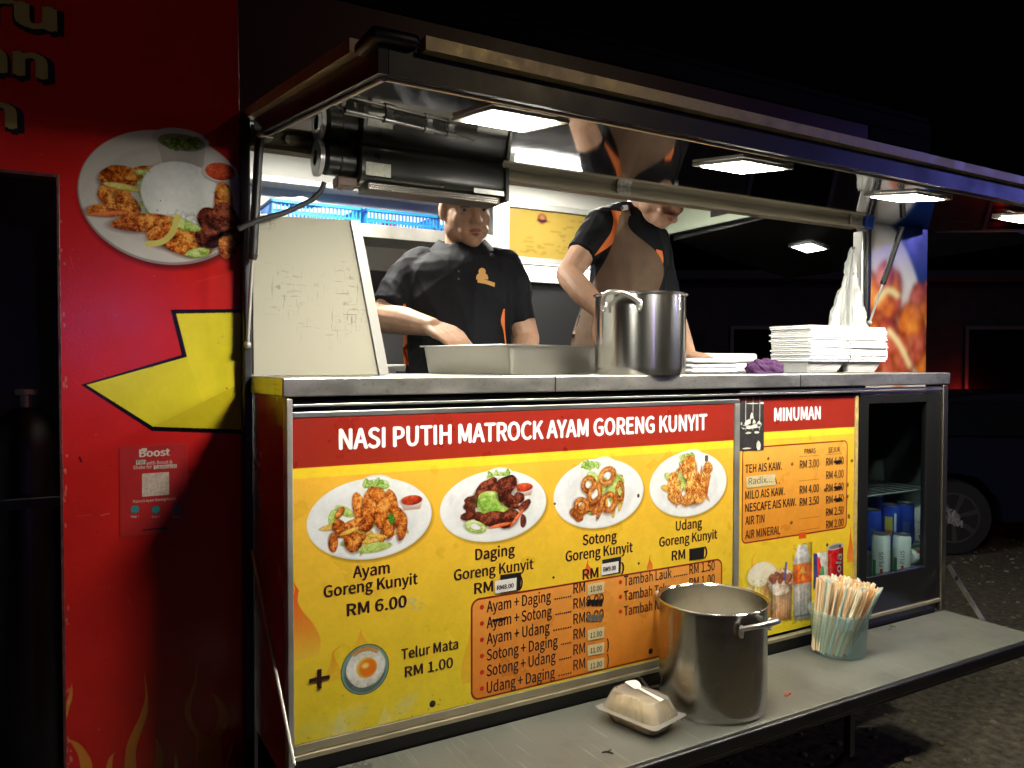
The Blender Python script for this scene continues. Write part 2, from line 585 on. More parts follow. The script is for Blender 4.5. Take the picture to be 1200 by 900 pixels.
        if bump:
            n2 = N.new('ShaderNodeTexNoise'); n2.inputs['Scale'].default_value = 350; n2.inputs['Detail'].default_value = 2
            L.new(tc.outputs['Object'], n2.inputs[0])
            bp = N.new('ShaderNodeBump'); bp.inputs['Strength'].default_value = bump; bp.inputs['Distance'].default_value = .002
            L.new(n2.outputs[0], bp.inputs['Height']); L.new(bp.outputs[0], b.inputs['Normal'])
        return m
    def quad(self, mb, y):
        mb.quad([(self.x0, y, self.z0), (self.x1, y, self.z0), (self.x1, y, self.z1), (self.x0, y, self.z1)], [(0, 0), (1, 0), (1, 1), (0, 1)])


CHICK = ((96, 34, 8), (196, 98, 30), (245, 178, 84))
BEEF = ((34, 10, 8), (92, 34, 20), (168, 88, 58))
SQUID = ((110, 46, 12), (186, 104, 40), (240, 178, 100))
PRAWN = ((150, 66, 16), (222, 146, 56), (255, 218, 130))
CHIP = ((170, 110, 30), (226, 178, 70), (250, 222, 130))
LEAF = ((120, 150, 50), (180, 205, 100), (226, 236, 170))
RICE = ((190, 190, 184), (228, 228, 222), (250, 250, 246))
SAUCE = ((120, 20, 8), (200, 66, 30), (240, 120, 70))


def flame(pr, x, z, w, h, lean=0.2, col=(236, 110, 30), col2=(240, 150, 40), al=1.0, mir=1):
    """licking flame outline standing at x, z"""
    L_ = [(-.5, 0), (-.52, .18), (-.36, .36), (-.2, .52), (-.12, .68), (-.02, .86), (lean, 1.0)]
    R_ = [(.06, .84), (.04, .7), (.16, .56), (.36, .4), (.5, .2), (.46, 0)]
    def cr(P):
        out = []
        for i in range(len(P)-1):
            p0, p1, p2, p3 = P[max(i-1, 0)], P[i], P[i+1], P[min(i+2, len(P)-1)]
            for k in range(6):
                t = k/6
                out.append(tuple(.5*((2*p1[c])+(-p0[c]+p2[c])*t+(2*p0[c]-5*p1[c]+4*p2[c]-p3[c])*t*t+(-p0[c]+3*p1[c]-3*p2[c]+p3[c])*t**3) for c in (0, 1)))
        return out+[P[-1]]
    P = [(x+mir*a*w, z+b*h) for a, b in cr(L_)+cr(R_)]
    pr.poly(P, col2, al, col)


def plate(pr, cx, cz, rx, rz, kind, seed=1):
    r = random.Random(seed)
    S = lambda u, v: (cx+u*rx, cz+v*rz)
    pr.ell(cx+.004, cz-.006, rx*1.0, rz*1.0, (120, 90, 20), al=.5, soft=.006)
    # cup at the back of the plate
    pr.ell(*S(.08, .86), rx*.27, rz*.22, (222, 224, 216))
    pr.ell(cx, cz, rx, rz, (226, 228, 226))
    pr.ell(cx, cz+.002, rx*.985, rz*.98, (236, 238, 236))
    pr.ell(cx, cz-.004, rx*.74, rz*.72, (224, 226, 224), soft=.01)
    pr.ell(cx-.002, cz-.002, rx*.7, rz*.68, (232, 233, 231), soft=.01)
    u0 = {'chicken': .06, 'beef': .05, 'squid': -.2, 'prawn': -.08, 'mixed': .25}[kind]
    pr.poly([S(u0-.25, .86), S(u0+.27, .86), S(u0+.2, .42), S(u0-.18, .42)], (214, 216, 206), 1, (236, 238, 230))
    pr.ell(*S(u0+.01, .86), rx*.27, rz*.17, (240, 242, 236))
    pr.ell(*S(u0+.01, .85), rx*.22, rz*.12, (206, 214, 176))
    for k in range(9):
        pr.food(*S(u0+r.uniform(-.17, .19), .84+r.uniform(-.07, .07)), rx*.07, rz*.06, ((90, 130, 40), (150, 190, 80), (220, 230, 160)), r.uniform(0, 3), seed*50+k)
    if kind != 'prawn':
        u, v = {'chicken': (.66, .36), 'beef': (.55, .45), 'squid': (.43, .44), 'mixed': (.62, .36)}[kind]
        k = .5 if kind == 'squid' else 1
        pr.poly([S(u-.2*k, v), S(u+.2*k, v), S(u+.14*k, v-.24*k), S(u-.14*k, v-.24*k)], (190, 150, 130), 1, (226, 220, 214))
        pr.ell(*S(u, v), rx*.2*k, rz*.15*k, (240, 238, 234))
        pr.food(*S(u, v+.01), rx*.175*k, rz*.12*k, SAUCE, 0, seed*9, rough=.05)
    def scatter(n, pal, ru, rv, us, vs, big, asp, tag_, rough=.25, hole=0):
        items = [(r.uniform(*us), r.uniform(*vs)) for _ in range(n)]
        items.sort(key=lambda p: -p[1])
        for i, (u, v) in enumerate(items):
            b = big*r.uniform(.75, 1.2)
            pr.food(*S(u, v), rx*b, rx*b*asp*r.uniform(.8, 1.2), pal, r.uniform(-1.6, 1.6), seed*1000+tag_*100+i, hole, rough)
    if kind == 'chicken':
        scatter(7, LEAF, 1, 1, (-.62, .5), (-.72, .25), .13, .5, 1)
        scatter(12, CHIP, 1, 1, (-.66, .5), (-.6, .1), .17, .22, 2)
        scatter(6, CHICK, 1, 1, (-.62, .55), (-.5, -.1), .13, .6, 3)
        for i, (u, v, a, b, ro) in enumerate([(-.5, .22, .1, .05, .9), (-.2, .3, .1, .24, .2), (-.02, .34, .13, .27, -.1), (.12, .56, .17, .1, -.6), (.32, .34, .1, .22, .25),
                                              (-.1, -.1, .14, .12, .4), (-.28, -.08, .2, .07, .2), (.18, .1, .12, .26, -.15), (.44, -.06, .13, .17, .4), (.28, -.3, .09, .16, -.1),
                                              (-.3, -.5, .14, .17, .3), (-.42, -.18, .12, .06, .5), (.5, -.3, .08, .2, -.2), (-.52, -.1, .1, .1, 0)]):
            pr.food(*S(u, v), rx*a, rx*b, CHICK, ro, seed*77+i, 0, .3, contrast=1.2)
        for i, (u, v, ro) in enumerate([(.1, -.45, -.2), (-.35, -.25, .3), (0, -.55, .05)]):
            pr.food(*S(u, v), rx*.16, rx*.035, CHIP, ro, seed*88+i)
        pr.food(*S(.32, -.05), rx*.05, rx*.09, ((40, 90, 20), (70, 130, 40), (120, 180, 80)), .3, 3)
        pr.food(*S(.05, -.72), rx*.26, rx*.07, LEAF, .05, 5)
    elif kind == 'beef':
        pr.food(*S(.05, .4), rx*.36, rx*.26, RICE, 0, 91)
        scatter(10, BEEF, 1, 1, (-.5, -.1), (-.45, .3), .12, .6, 1, .5)
        scatter(8, BEEF, 1, 1, (.1, .6), (-.6, .25), .11, .7, 2, .5)
        pr.food(*S(-.18, .5), rx*.26, rx*.12, BEEF, .6, 11, 0, .5, contrast=1.4)
        pr.food(*S(.15, .46), rx*.3, rx*.17, BEEF, .5, 12, 0, .45, contrast=1.4)
        pr.food(*S(.02, .02), rx*.4, rx*.2, LEAF, -.35, 13, 0, .3)
        pr.food(*S(-.08, .08), rx*.22, rx*.12, ((90, 140, 40), (140, 185, 70), (215, 230, 140)), -.3, 14)
        pr.food(*S(.25, .14), rx*.24, rx*.11, BEEF, -.6, 15, 0, .45, contrast=1.4)
        pr.food(*S(-.05, -.35), rx*.26, rx*.12, BEEF, 0, 16, 0, .4)
        pr.food(*S(.26, -.4), rx*.2, rx*.14, BEEF, .3, 17, 0, .5, contrast=1.3)
        pr.food(*S(.1, -.56), rx*.22, rx*.03, ((180, 60, 20), (230, 110, 60), (250, 160, 110)), .1, 18)
        pr.food(*S(.42, -.4), rx*.2, rx*.03, ((180, 60, 20), (230, 110, 60), (250, 160, 110)), .8, 19)
        pr.food(*S(-.36, -.52), rx*.2, rx*.1, LEAF, -.3, 20, .55)
    elif kind == 'squid':
        scatter(7, LEAF, 1, 1, (-.3, .45), (-.5, .5), .16, .6, 1)
        scatter(5, CHIP, 1, 1, (.1, .55), (-.5, -.2), .14, .3, 2)
        scatter(8, SQUID, 1, 1, (-.55, .0), (-.55, -.2), .13, .7, 3)
        for i, (u, v, a, b, ro) in enumerate([(.16, .5, .2, .17, .6), (-.25, .3, .17, .16, .2), (.45, .02, .1, .2, 0), (-.12, 0, .16, .22, -.35), (-.4, -.3, .18, .15, -.6), (.2, -.28, .19, .2, -.3)]):
            pr.food(*S(u, v), rx*a, rx*b, SQUID, ro, seed*77+i, .45, .12, contrast=1.2)
        pr.food(*S(0, -.5), rx*.05, rx*.16, SQUID, -.4, 33)
    elif kind == 'prawn':
        scatter(8, LEAF, 1, 1, (-.6, .5), (-.4, .3), .14, .6, 1)
        scatter(6, CHIP, 1, 1, (-.62, -.3), (-.3, .0), .13, .4, 2)
        for i, (u, v, a, b, ro) in enumerate([(0, .5, .2, .24, .1), (-.38, -.05, .15, .3, .2), (.12, -.08, .2, .34, .05), (.42, .1, .12, .36, -.2), (.05, -.4, .26, .14, .4), (.3, -.35, .16, .2, -.6), (-.35, -.4, .18, .1, -.4), (.5, .45, .12, .1, 0)]):
            pr.food(*S(u, v), rx*a, rx*b, PRAWN, ro, seed*77+i, 0, .35, contrast=1.7)
        for i in range(26):
            u, v = r.uniform(-.45, .5), r.uniform(-.5, .6)
            pr.food(*S(u, v), rx*.14, rx*.02, ((150, 60, 20), (200, 110, 40), (255, 225, 150)), r.uniform(.6, 2.2), seed*99+i)


def soften(im, sig):
    n = int(sig*3); k = np.exp(-.5*(np.arange(-n, n+1)/sig)**2); k /= k.sum()
    for ax in (0, 1):
        p = np.pad(im, [(n, n) if i == ax else (0, 0) for i in range(3)], mode='edge')
        im = sum(k[j]*(p[j:j+im.shape[0]] if ax == 0 else p[:, j:j+im.shape[1]]) for j in range(2*n+1))
    return im

# main board --------------------------------------------------------
def BX(px, py): return onY(px, py, FRONT).x
def BZ(px, py): return onY(px, py, FRONT).z
def Bp(px, py):
    p = onY(px, py, FRONT); return p.x, p.z
MX0, MX1, MZ0, MZ1 = 0.4135, 1.640, 0.722, 1.390
HDR = 1.2895
pm = Print(MX0, MX1, MZ0, MZ1, 1500, (238, 196, 40))
pm.gradz(MZ0, HDR, (236, 212, 44), (248, 186, 62))
pm.gradz(1.268, HDR+.01, (250, 214, 50), (250, 214, 50))
pm.gradz(HDR, MZ1, (158, 44, 28), (148, 38, 26))
for (px, py, h, w, ln, c, c2) in ((348, 775, .17, .10, -.1, (232, 70, 26), (238, 196, 60)), (392, 800, .075, .035, .6, (236, 150, 40), (236, 200, 50)), (424, 762, .05, .03, -.5, (236, 150, 50), (236, 200, 50)),
                                  (690, 676, .045, .03, -.2, (226, 90, 30), (236, 120, 40)), (763, 668, .04, .02, .4, (230, 100, 36), (236, 130, 50)), (556, 800, .2, .06, -.3, (236, 170, 40), (236, 190, 46)),
                                  (508, 776, .05, .03, -.5, (238, 180, 50), (238, 205, 50)), (400, 862, .06, .03, .2, (226, 214, 100), (236, 220, 110)), (452, 850, .05, .03, -.2, (226, 214, 100), (236, 220, 110))):
    x, z = Bp(px, py)
    flame(pm, x, z, w, h, ln, c, c2)
def plate_from(pr, l, rgt, t, b, kind, seed):
    """plate box measured at its left, right, top (without the cup) and bottom"""
    xa, za = Bp(*l); xb, zb = Bp(*rgt); zt = BZ(*t); zbm = BZ(*b)
    cz = (zt+zbm)/2
    plate(pr, (xa+xb)/2, cz, (xb-xa)/2, (zt-zbm)/2, kind, seed)
plate_from(pm, (360, 614), (507, 600), (438, 561), (420, 658), 'chicken', 1)
plate_from(pm, (516.5, 597), (641.5, 583), (582, 552), (575, 636), 'beef', 2)
plate_from(pm, (650, 585), (755.5, 573), (703, 539), (699, 620), 'squid', 3)
plate_from(pm, (762.5, 570), (853, 559), (808, 530), (806, 606), 'prawn', 4)
# fried egg in its round dish
ex, ez = Bp(429, 785.5)
pm.ell(ex, ez, .0535, .0535, (40, 44, 40)); pm.ell(ex, ez, .052, .052, (120, 160, 150))
pm.ell(ex, ez-.004, .046, .045, (86, 112, 108))
pm.food(ex+.002, ez+.004, .044, .042, ((180, 172, 150), (226, 224, 212), (250, 248, 240)), .3, 4, 0, .12, contrast=.7)
for k in range(14):
    a = .9+k*.1
    pm.food(ex+.042*math.cos(a), ez+.004+.040*math.sin(a), .005, .003, ((150, 100, 40), (200, 150, 80), (230, 190, 120)), a, k)
pm.ell(ex+.003, ez+.003, .0225, .0225, (236, 190, 70)); pm.ell(ex+.006, ez+.002, .019, .019, (228, 120, 30), soft=.006); pm.ell(ex+.0, ez+.008, .008, .006, (250, 214, 120), soft=.005)
# orange price box
bx0, bz0 = Bp(553.5, 822); bx1, bz1 = Bp(848, 655)
bx0 = BX(553, 760)
bz1 = (BZ(560, 701)+BZ(840, 657))/2; bz0 = (BZ(560, 822)+BZ(774, 770.5))/2
pm.rrect(bx0, bx1, bz0, bz1, .022, (240, 160, 70), 1, (130, 24, 16), .0042, colb=(226, 132, 40))
for i in range(6):
    x, z = Bp(566, 712.5+i*19.1); pm.ell(x, z, .0055, .0055, (214, 44, 24))
for i in range(3):
    x, z = Bp(728.5, 683+i*17.2); pm.ell(x, z, .0055, .0055, (214, 44, 24))
# screws, scuffs, black over-paint
for px, py, r in ((508, 826, .0075), (764, 764, .0075), (650, 677.5, .003), (750, 661, .003)):
    x, z = Bp(px, py); pm.ell(x, z, r, r, (22, 16, 14))
x, z = Bp(829.5, 537.5); pm.rrect(x-.006, x+.006, z-.008, z+.008, .001, (90, 84, 74))
x, z = Bp(749.5, 581.5); pm.ell(x, z, .004, .005, (50, 44, 40)); x, z = Bp(651.5, 591); pm.ell(x, z, .003, .003, (60, 54, 50))
rr = random.Random(3)
for k in range(26):        # torn glue where old stickers were
    x, z = Bp(rr.uniform(468, 495), rr.uniform(702, 714)); pm.ell(x, z, rr.uniform(.002, .006), rr.uniform(.0015, .003), (206, 190, 120), rr.uniform(-.5, .5))
for k in range(70):        # fine dirt
    x, z = rr.uniform(MX0, MX1), MZ0+abs(rr.gauss(0, .03)); pm.ell(x, z, rr.uniform(.001, .005), rr.uniform(.0006, .002), (150, 130, 60), rr.uniform(0, 3), .5)
for k in range(9):
    x, z = rr.uniform(MX0+.02, MX0+.3), MZ0+rr.uniform(0, .05); pm.ell(x, z, .03, .012, (222, 214, 150), rr.uniform(0, 1), .3, soft=.01)
pm.grain(.05)
M_MAIN = pm.material('menu_print', .3, gain=.92)

# drinks board ------------------------------------------------------
DX0, DX1, DZ0, DZ1 = 1.664, 2.168, 0.71, 1.404
DH = 1.306
pd = Print(DX0, DX1, DZ0, DZ1, 1700, (240, 204, 40))
pd.gradz(DZ0, DH, (240, 216, 44), (248, 190, 60))
pd.gradz(1.285, DH+.01, (250, 218, 56), (250, 218, 56))
pd.gradz(DH, DZ1, (156, 44, 30), (144, 38, 26))
dbx0 = BX(873, 580); dbx1 = BX(996.5, 570); dbz1 = (BZ(900, 522.4)+BZ(990, 517.3))/2; dbz0 = (BZ(878, 637)+BZ(990, 621.5))/2
pd.rrect(dbx0, dbx1, dbz0, dbz1, .018, (244, 178, 76), 1, (136, 28, 18), .0038, colb=(232, 146, 44))
for (xa, ya, xb, yb) in ((940.7, 535.5, 963, 534.5), (971, 533.5, 990.5, 532), (940, 564.5, 963, 562), (940.5, 609, 963.5, 606), (940.5, 623, 963, 619.5)):
    pd.line([Bp(xa, ya), Bp(xb, yb)], .0012, (140, 90, 30))
for px, py, s in ((885, 690, 1), (1000, 660, -1)):
    x, z = Bp(px, py); flame(pd, x, z, .03, .1 if s > 0 else .13, .5*s, (236, 150, 50) if s > 0 else (226, 80, 26), (244, 200, 70) if s > 0 else (240, 150, 50))
def dshape(pts, col, col2=None): pd.poly([Bp(*p) for p in pts], col, 1, col2)
# hot milk tea in a glass mug with froth
x, z = Bp(881.5, 705); pd.ring(x, z, .026, .034, .011, (236, 226, 150))
dshape([(884, 675), (909, 672), (908, 738), (886, 741)], (214, 160, 50), (240, 214, 110))
x, z = Bp(896.5, 674); pd.food(x, z, .058, .036, ((210, 196, 150), (238, 228, 196), (252, 248, 232)), 0, 5, 0, .1, contrast=.5)
dshape([(888, 680), (890, 680), (891, 736), (889, 736)], (250, 236, 170))
# iced chocolate mug
x, z = Bp(905, 702); pd.ring(x, z, .02, .04, .012, (206, 150, 90))
dshape([(907, 688), (932, 684), (930, 727), (909, 731)], (170, 110, 60), (232, 206, 170))
x, z = Bp(919.5, 683); pd.food(x, z, .056, .04, ((160, 90, 50), (220, 190, 160), (246, 240, 230)), 0, 15, 0, .25, contrast=1.4)
for k in range(9):
    x, z = Bp(908+k*2.6, 678+3*math.sin(k*2)); pd.food(x, z, .012, .01, ((90, 40, 20), (150, 80, 50), (200, 150, 120)), k, 40+k)
pd.line([Bp(923, 680), Bp(925, 661)], .008, (70, 80, 170))
for k in range(7): pd.line([Bp(910+k*3, 692), Bp(911+k*2.8, 726)], .0018, (240, 220, 190), .6)
# bottle of orange soda
dshape([(939, 640), (949, 638.5), (954, 658), (954.5, 722), (951, 727), (936, 729), (933, 724), (933, 661)], (150, 150, 146), (226, 226, 222))
dshape([(933, 663), (954.5, 659.5), (954.5, 683), (933, 686.5)], (232, 96, 30), (240, 120, 40))
x, z = Bp(944, 670); pd.poly([(x-.016, z-.008), (x+.016, z-.008), (x, z+.016)], (246, 190, 60)); x, z = Bp(944, 680); pd.poly([(x-.012, z-.004), (x+.012, z-.004), (x, z+.012)], (246, 160, 50))
dshape([(940, 625.5), (948, 624.2), (948.5, 631.5), (939.5, 632.8)], (226, 90, 26))
for k in range(5): pd.line([Bp(936+k*4, 690), Bp(936.5+k*4, 724)], .0025, (236, 236, 232), .7)
pd.line([Bp(936, 724), Bp(952, 721)], .006, (90, 90, 90), .7)
# drink carton and cola can
dshape([(957, 650), (973, 647), (973, 690), (957, 692)], (196, 200, 196), (228, 230, 226))
dshape([(957, 650), (961, 649.5), (966, 670), (962, 690), (957, 691)], (60, 60, 130)); dshape([(961, 655), (964, 654), (967, 672), (963, 684)], (210, 40, 40))
x, z = Bp(967, 672); pd.ell(x, z, .01, .02, (70, 150, 80))
dshape([(974, 645), (991.5, 642), (992, 690), (974, 693)], (150, 14, 18), (206, 30, 34))
x, z = Bp(982.7, 641.5); pd.ell(x, z, .04, .01, (190, 190, 190), .05); pd.ell(x, z, .03, .006, (120, 120, 120), .05)
dshape([(975.5, 650), (978, 649.6), (978, 690), (975.5, 690)], (236, 90, 90))
for px, py in ((973, 639.5), (988, 641)):
    x, z = Bp(px, py); pd.ell(x, z, .005, .005, (60, 50, 30))
for px, py in ((904, 538), (931, 613.5), (932, 544.5), (998.5, 606), (997, 582.5), (996.8, 569), (970.5, 575), (1002, 540.5)):
    x, z = Bp(px, py); pd.ell(x, z, rr.uniform(.004, .009), rr.uniform(.003, .006), (110, 60, 30), rr.uniform(0, 2), .85)
def roundness(pts, k=.5):
    P = [Bp(*p) for p in pts]; xs = [p[0] for p in P]; zs = [p[1] for p in P]
    w = pd.win(min(xs), max(xs), min(zs), max(zs))
    if not w: return
    s_, X, Z = w
    t = np.clip((X-min(xs))/(max(xs)-min(xs)), 0, 1)
    f_ = 1-k*(np.abs(t-.38)/.62)**2.2+.25*np.exp(-((t-.3)/.07)**2)
    n_ = 1+(pd.tex(X, Z, 900, 3)-.5)*.35
    pd.a[s_] *= (f_*n_)[..., None].astype(np.float32)
for pts, k in (([(886, 682), (908, 738)], .35), ([(908, 690), (931, 728)], .4), ([(933, 640), (954, 727)], .4), ([(975, 646), (991, 690)], .55), ([(957, 650), (973, 690)], .25)):
    roundness(pts, k)
_i0 = int((BX(878, 690)-DX0)*1700); _j1 = int((BZ(940, 636)-DZ0)*1700)
pd.a[:_j1, _i0:int((BX(994, 660)-DX0)*1700)] = soften(pd.a[:_j1, _i0:int((BX(994, 660)-DX0)*1700)], 1.6)
pd.grain(.05)
M_DRINK = pd.material('drinks_print', .3, gain=.92)

def bez(P, n=24):
    out = []
    for i in range(len(P)-1):
        p0, p1, p2, p3 = P[max(i-1, 0)], P[i], P[i+1], P[min(i+2, len(P)-1)]
        for k in range(n):
            t = k/n
            out.append(tuple(.5*((2*p1[c])+(-p0[c]+p2[c])*t+(2*p0[c]-5*p1[c]+4*p2[c]-p3[c])*t*t+(-p0[c]+3*p1[c]-3*p2[c]+p3[c])*t**3) for c in (0, 1)))
    return out+[P[-1]]
# the truck's red side with its graphics ------------------------------
def Wp(px, py):
    p = onY(px, py, WALL); return p.x, p.z
pw = Print(-.75, .377, .35, 2.75, 900, (198, 36, 32))
def wline(P, wd0, col):
    for i in range(len(P)-1):
        pw.line([Wp(*P[i]), Wp(*P[i+1])], wd0[i], col)
for FL in ([(168, 783), (173, 815), (172, 838), (164, 862), (159, 884), (161, 935), (146, 935), (147, 882), (153, 862), (164, 838), (170, 815)],
           [(77, 865), (92, 871), (103, 884), (108, 897), (112, 935), (98, 935), (93, 892), (86, 875)], [(84, 800), (85, 815), (81, 830), (77, 844), (75, 834), (80, 816)],
           [(137, 881), (132, 890), (129, 935), (120, 935), (126, 892)], [(182, 864), (189, 876), (191, 890), (187, 935), (176, 935), (183, 886)],
           [(275, 863), (272, 880), (267, 895), (266, 935), (260, 935), (265, 890)], [(205, 881), (209, 900), (210, 935), (203, 935)]):
    pw.poly([Wp(*p) for p in bez(FL+[FL[0]], 6)], (206, 130, 52))
# two-pronged flame
pw.poly([Wp(*p) for p in bez([(232, 770), (227, 800), (216, 830), (222, 852), (229, 868), (230, 930), (262, 930), (258, 868), (266, 850), (265, 830), (249, 812), (256, 834), (252, 852), (243, 862), (233, 858), (225, 843), (224, 825), (230, 800), (232, 770)], 8)], (214, 128, 50))
# big yellow arrow, black outline, paler fold
ARW = [(95, 451), (213, 416), (200, 363), (300, 362), (300, 509), (178, 505)]
pw.poly([Wp(*p) for p in ARW], (14, 10, 10))
pw.poly([Wp(*p) for p in [(101, 451), (219, 418), (206, 367.5), (300, 366), (300, 504), (179, 500)]], (218, 204, 40))
pw.poly([Wp(*p) for p in [(219, 418), (206, 367.5), (300, 366), (300, 440), (247, 500)]], (226, 210, 46))
pw.poly([Wp(*p) for p in [(179, 500), (300, 440), (300, 504)]], (208, 190, 34))
# big plate of rice
cx, cz = Wp(196, 232)
xa = Wp(98, 232)[0]
plx, plz = cx-xa+.012, .149
pw.ell(cx+.002, cz-.01, plx, plz, (60, 14, 12), al=.6, soft=.012)
pw.ell(cx, cz, plx, plz, (150, 140, 132)); pw.ell(cx, cz+.003, plx*.985, plz*.98, (206, 200, 192))
pw.ell(cx, cz, plx*.76, plz*.74, (192, 186, 178), soft=.012); pw.ell(cx, cz, plx*.72, plz*.7, (200, 194, 186), soft=.012)
def wf(px, py, a, b, pal, rot=0, seed=0, **k): pw.food(*Wp(px, py), a, b, pal, rot, seed, **k)
pw.poly([Wp(*p) for p in [(182, 160), (241, 168), (238, 196), (190, 190)]], (170, 160, 150), 1, (190, 184, 178))
pw.ell(*Wp(212, 164), .06, .026, (186, 182, 180)); pw.ell(*Wp(213, 167), .05, .019, (120, 122, 92))
for k in range(12): wf(198+k*3, 166+(k*7 % 5), .012, .008, ((40, 60, 20), (90, 110, 40), (160, 160, 90)), k, k)
for k, (px, py, a, b, ro) in enumerate([(140, 208, .04, .026, .2), (165, 203, .035, .014, .4), (134, 228, .03, .03, 0), (150, 236, .03, .014, -.6), (128, 246, .045, .014, .1), (150, 242, .02, .03, .6)]):
    wf(px, py, a, b, CHICK, ro, 200+k, contrast=1.4, rough=.3)
for k in range(14): wf(166+(k*5 % 14), 202+k*3.2, .014, .006, LEAF, k*1.3, 300+k)
wf(145, 219, .04, .007, ((190, 170, 60), (220, 206, 110), (240, 230, 160)), -.1, 5); wf(128, 250, .04, .005, ((200, 90, 30), (230, 120, 60), (240, 160, 90)), .15, 6)
wf(212, 228, .084, .074, RICE, .1, 21, contrast=.35, rough=.06)
for k in range(40): wf(200+(k*13 % 46), 250+(k*7 % 12), .007, .004, RICE, k, 500+k)
wf(258, 201, .034, .02, SAUCE, .1, 22, rough=.06, contrast=.8); pw.ring(*Wp(258, 201), .036, .022, .004, (206, 200, 196))
for k, (px, py, a, b, ro, pal) in enumerate([(172, 261, .07, .02, .12, CHICK), (206, 275, .055, .03, .1, CHICK), (222, 288, .05, .024, -.1, CHICK), (262, 238, .02, .05, 0, CHICK), (248, 258, .03, .03, .3, BEEF), (266, 262, .03, .05, .3, BEEF), (245, 278, .03, .026, .2, BEEF), (266, 288, .02, .03, 0, CHICK), (218, 264, .03, .012, -.2, LEAF), (232, 296, .028, .01, .2, LEAF)]):
    wf(px, py, a, b, pal, ro, 240+k, contrast=1.4, rough=.3)
P_ = bez([(173, 286), (190, 283), (202, 272), (208, 254)], 10)
for i in range(len(P_)-1): pw.line([Wp(*P_[i]), Wp(*P_[i+1])], .013, (216, 204, 110))
for (a_, b_, wd_, c_, al_) in (((118, 604), (128, 602), .0016, (226, 150, 140), .8), ((90, 605), (108, 603), .001, (220, 120, 110), .6), ((93, 536), (95, 541), .004, (70, 10, 10), .8), ((150, 700), (156, 716), .0012, (220, 110, 100), .5),
                              ((230, 330), (262, 322), .0008, (230, 120, 110), .5), ((82, 300), (86, 316), .001, (230, 130, 120), .5), ((110, 690), (130, 688), .0008, (225, 110, 100), .45), ((190, 640), (214, 636), .001, (120, 10, 10), .6)):
    pw.line([Wp(*a_), Wp(*b_)], wd_, c_, al_)
rw = random.Random(44)
for k in range(150):
    x, z = rw.uniform(-.1, .37), rw.uniform(.5, 2.3); pw.ell(x, z, rw.uniform(.0006, .002), rw.uniform(.0006, .002), rw.choice([(230, 120, 110), (90, 12, 12), (120, 20, 16)]), 0, .6)
for k in range(40):
    x, z = rw.uniform(.009, .02), rw.uniform(.5, 1.9); pw.ell(x, z, .002, rw.uniform(.002, .008), (200, 180, 170), 0, .5)
pw.grain(.04)
M_WALL = pw.material('truck_side_print', .14, gain=1.0, bump=.12)

# printed end of the truck, right of the serving opening -------------
pe = Print(2.655, 3.035, 1.2, 2.40, 700, (26, 62, 128))
pe.gradz(1.2, 2.40, (24, 60, 130), (18, 44, 104))
def Ep(px, py): return Wp(px, py)
ecx, ecz = Ep(975, 420)
pe.ell(2.62, 1.44, .44, .66, (216, 214, 214)); pe.ell(2.6, 1.42, .40, .60, (200, 190, 186), soft=.02)
re_ = random.Random(8)
for k in range(46):
    px, py = re_.uniform(1012, 1088), re_.uniform(322, 432)
    if py < 340 and px > 1055: continue
    pal = CHICK if re_.random() < .7 else ((90, 26, 16), (170, 70, 50), (230, 150, 120))
    pe.food(*Ep(px, py), re_.uniform(.04, .08), re_.uniform(.03, .06), pal, re_.uniform(0, 3), 700+k, 0, .3, contrast=.7, tsc=260)
for P in ([(1042, 388), (1052, 400), (1060, 415), (1066, 428)], [(1028, 352), (1040, 340), (1052, 346)]):
    Q = bez(P, 8)
    for i in range(len(Q)-1): pe.line([Ep(*Q[i]), Ep(*Q[i+1])], .03, (224, 208, 150))
pe.gradz(1.2, 1.5, (120, 60, 40), (120, 60, 40)) if False else None
pe.a = soften(pe.a, 6)          # a photo blown up far: soft
M_END = pe.material('truck_end_print', .2, gain=.85)

# yellow notice board on the kitchen wall ---------------------------
py_ = Print(1.9, 2.95, 2.0, 2.33, 500, (206, 176, 84))
for k in range(60):
    x, z = rr.uniform(1.93, 2.9), rr.uniform(2.03, 2.3)
    py_.line([(x, z), (x+rr.uniform(.02, .09), z)], .006, (120, 90, 30), .55)
py_.ell(2.16, 2.275, .034, .034, (110, 50, 40)); py_.ell(2.16, 2.28, .022, .022, (200, 130, 90)); py_.rrect(2.12, 2.2, 2.255, 2.268, .004, (70, 40, 50))
py_.a = soften(py_.a, 2.5)
M_NOTICE = py_.material('notice_print', .15, coat=.5, gain=.36)


# ================================================================== SETTING
def struct(o):
    o['kind'] = 'structure'; return o
g = MB(); g.quad([(-150, -150, 0), (150, -150, 0), (150, 150, 0), (-150, 150, 0)])
GROUND = mat('worn_asphalt', (0.11, 0.095, 0.06), 0.85, noise=0.75, nscale=24.0, bump=0.8, bscale=22)
struct(g.build('ground', GROUND))
rg = random.Random(4)
g = MB()
for k in range(2600):                                   # grit and leaf litter on the lot
    x, y = rg.uniform(1.5, 9), rg.uniform(-.6, 5)
    s = rg.uniform(.004, .017)
    g.ball((x, y, s*.3), s, 6, (s, s*rg.uniform(.6, 1.2), s*.6), Matrix.Rotation(rg.uniform(0, 3), 3, 'Z'))
gr = g.build('gravel', mat('grit', (0.22, 0.18, 0.11), 0.9, noise=.5, nscale=4))
gr['kind'] = 'stuff'

# ================================================================== THE FOOD TRUCK
truck = thing('food_truck', (1.3, 2.7, 0), 'red food truck with flame graphics, its serving hatch and counter shelf open', 'food truck')
FLOORZ = .45
# outer side skin left of the opening, printed
m = MB(); pw.quad(m, WALL)
side = m.build('side_wall', [M_WALL], truck, fix=False)
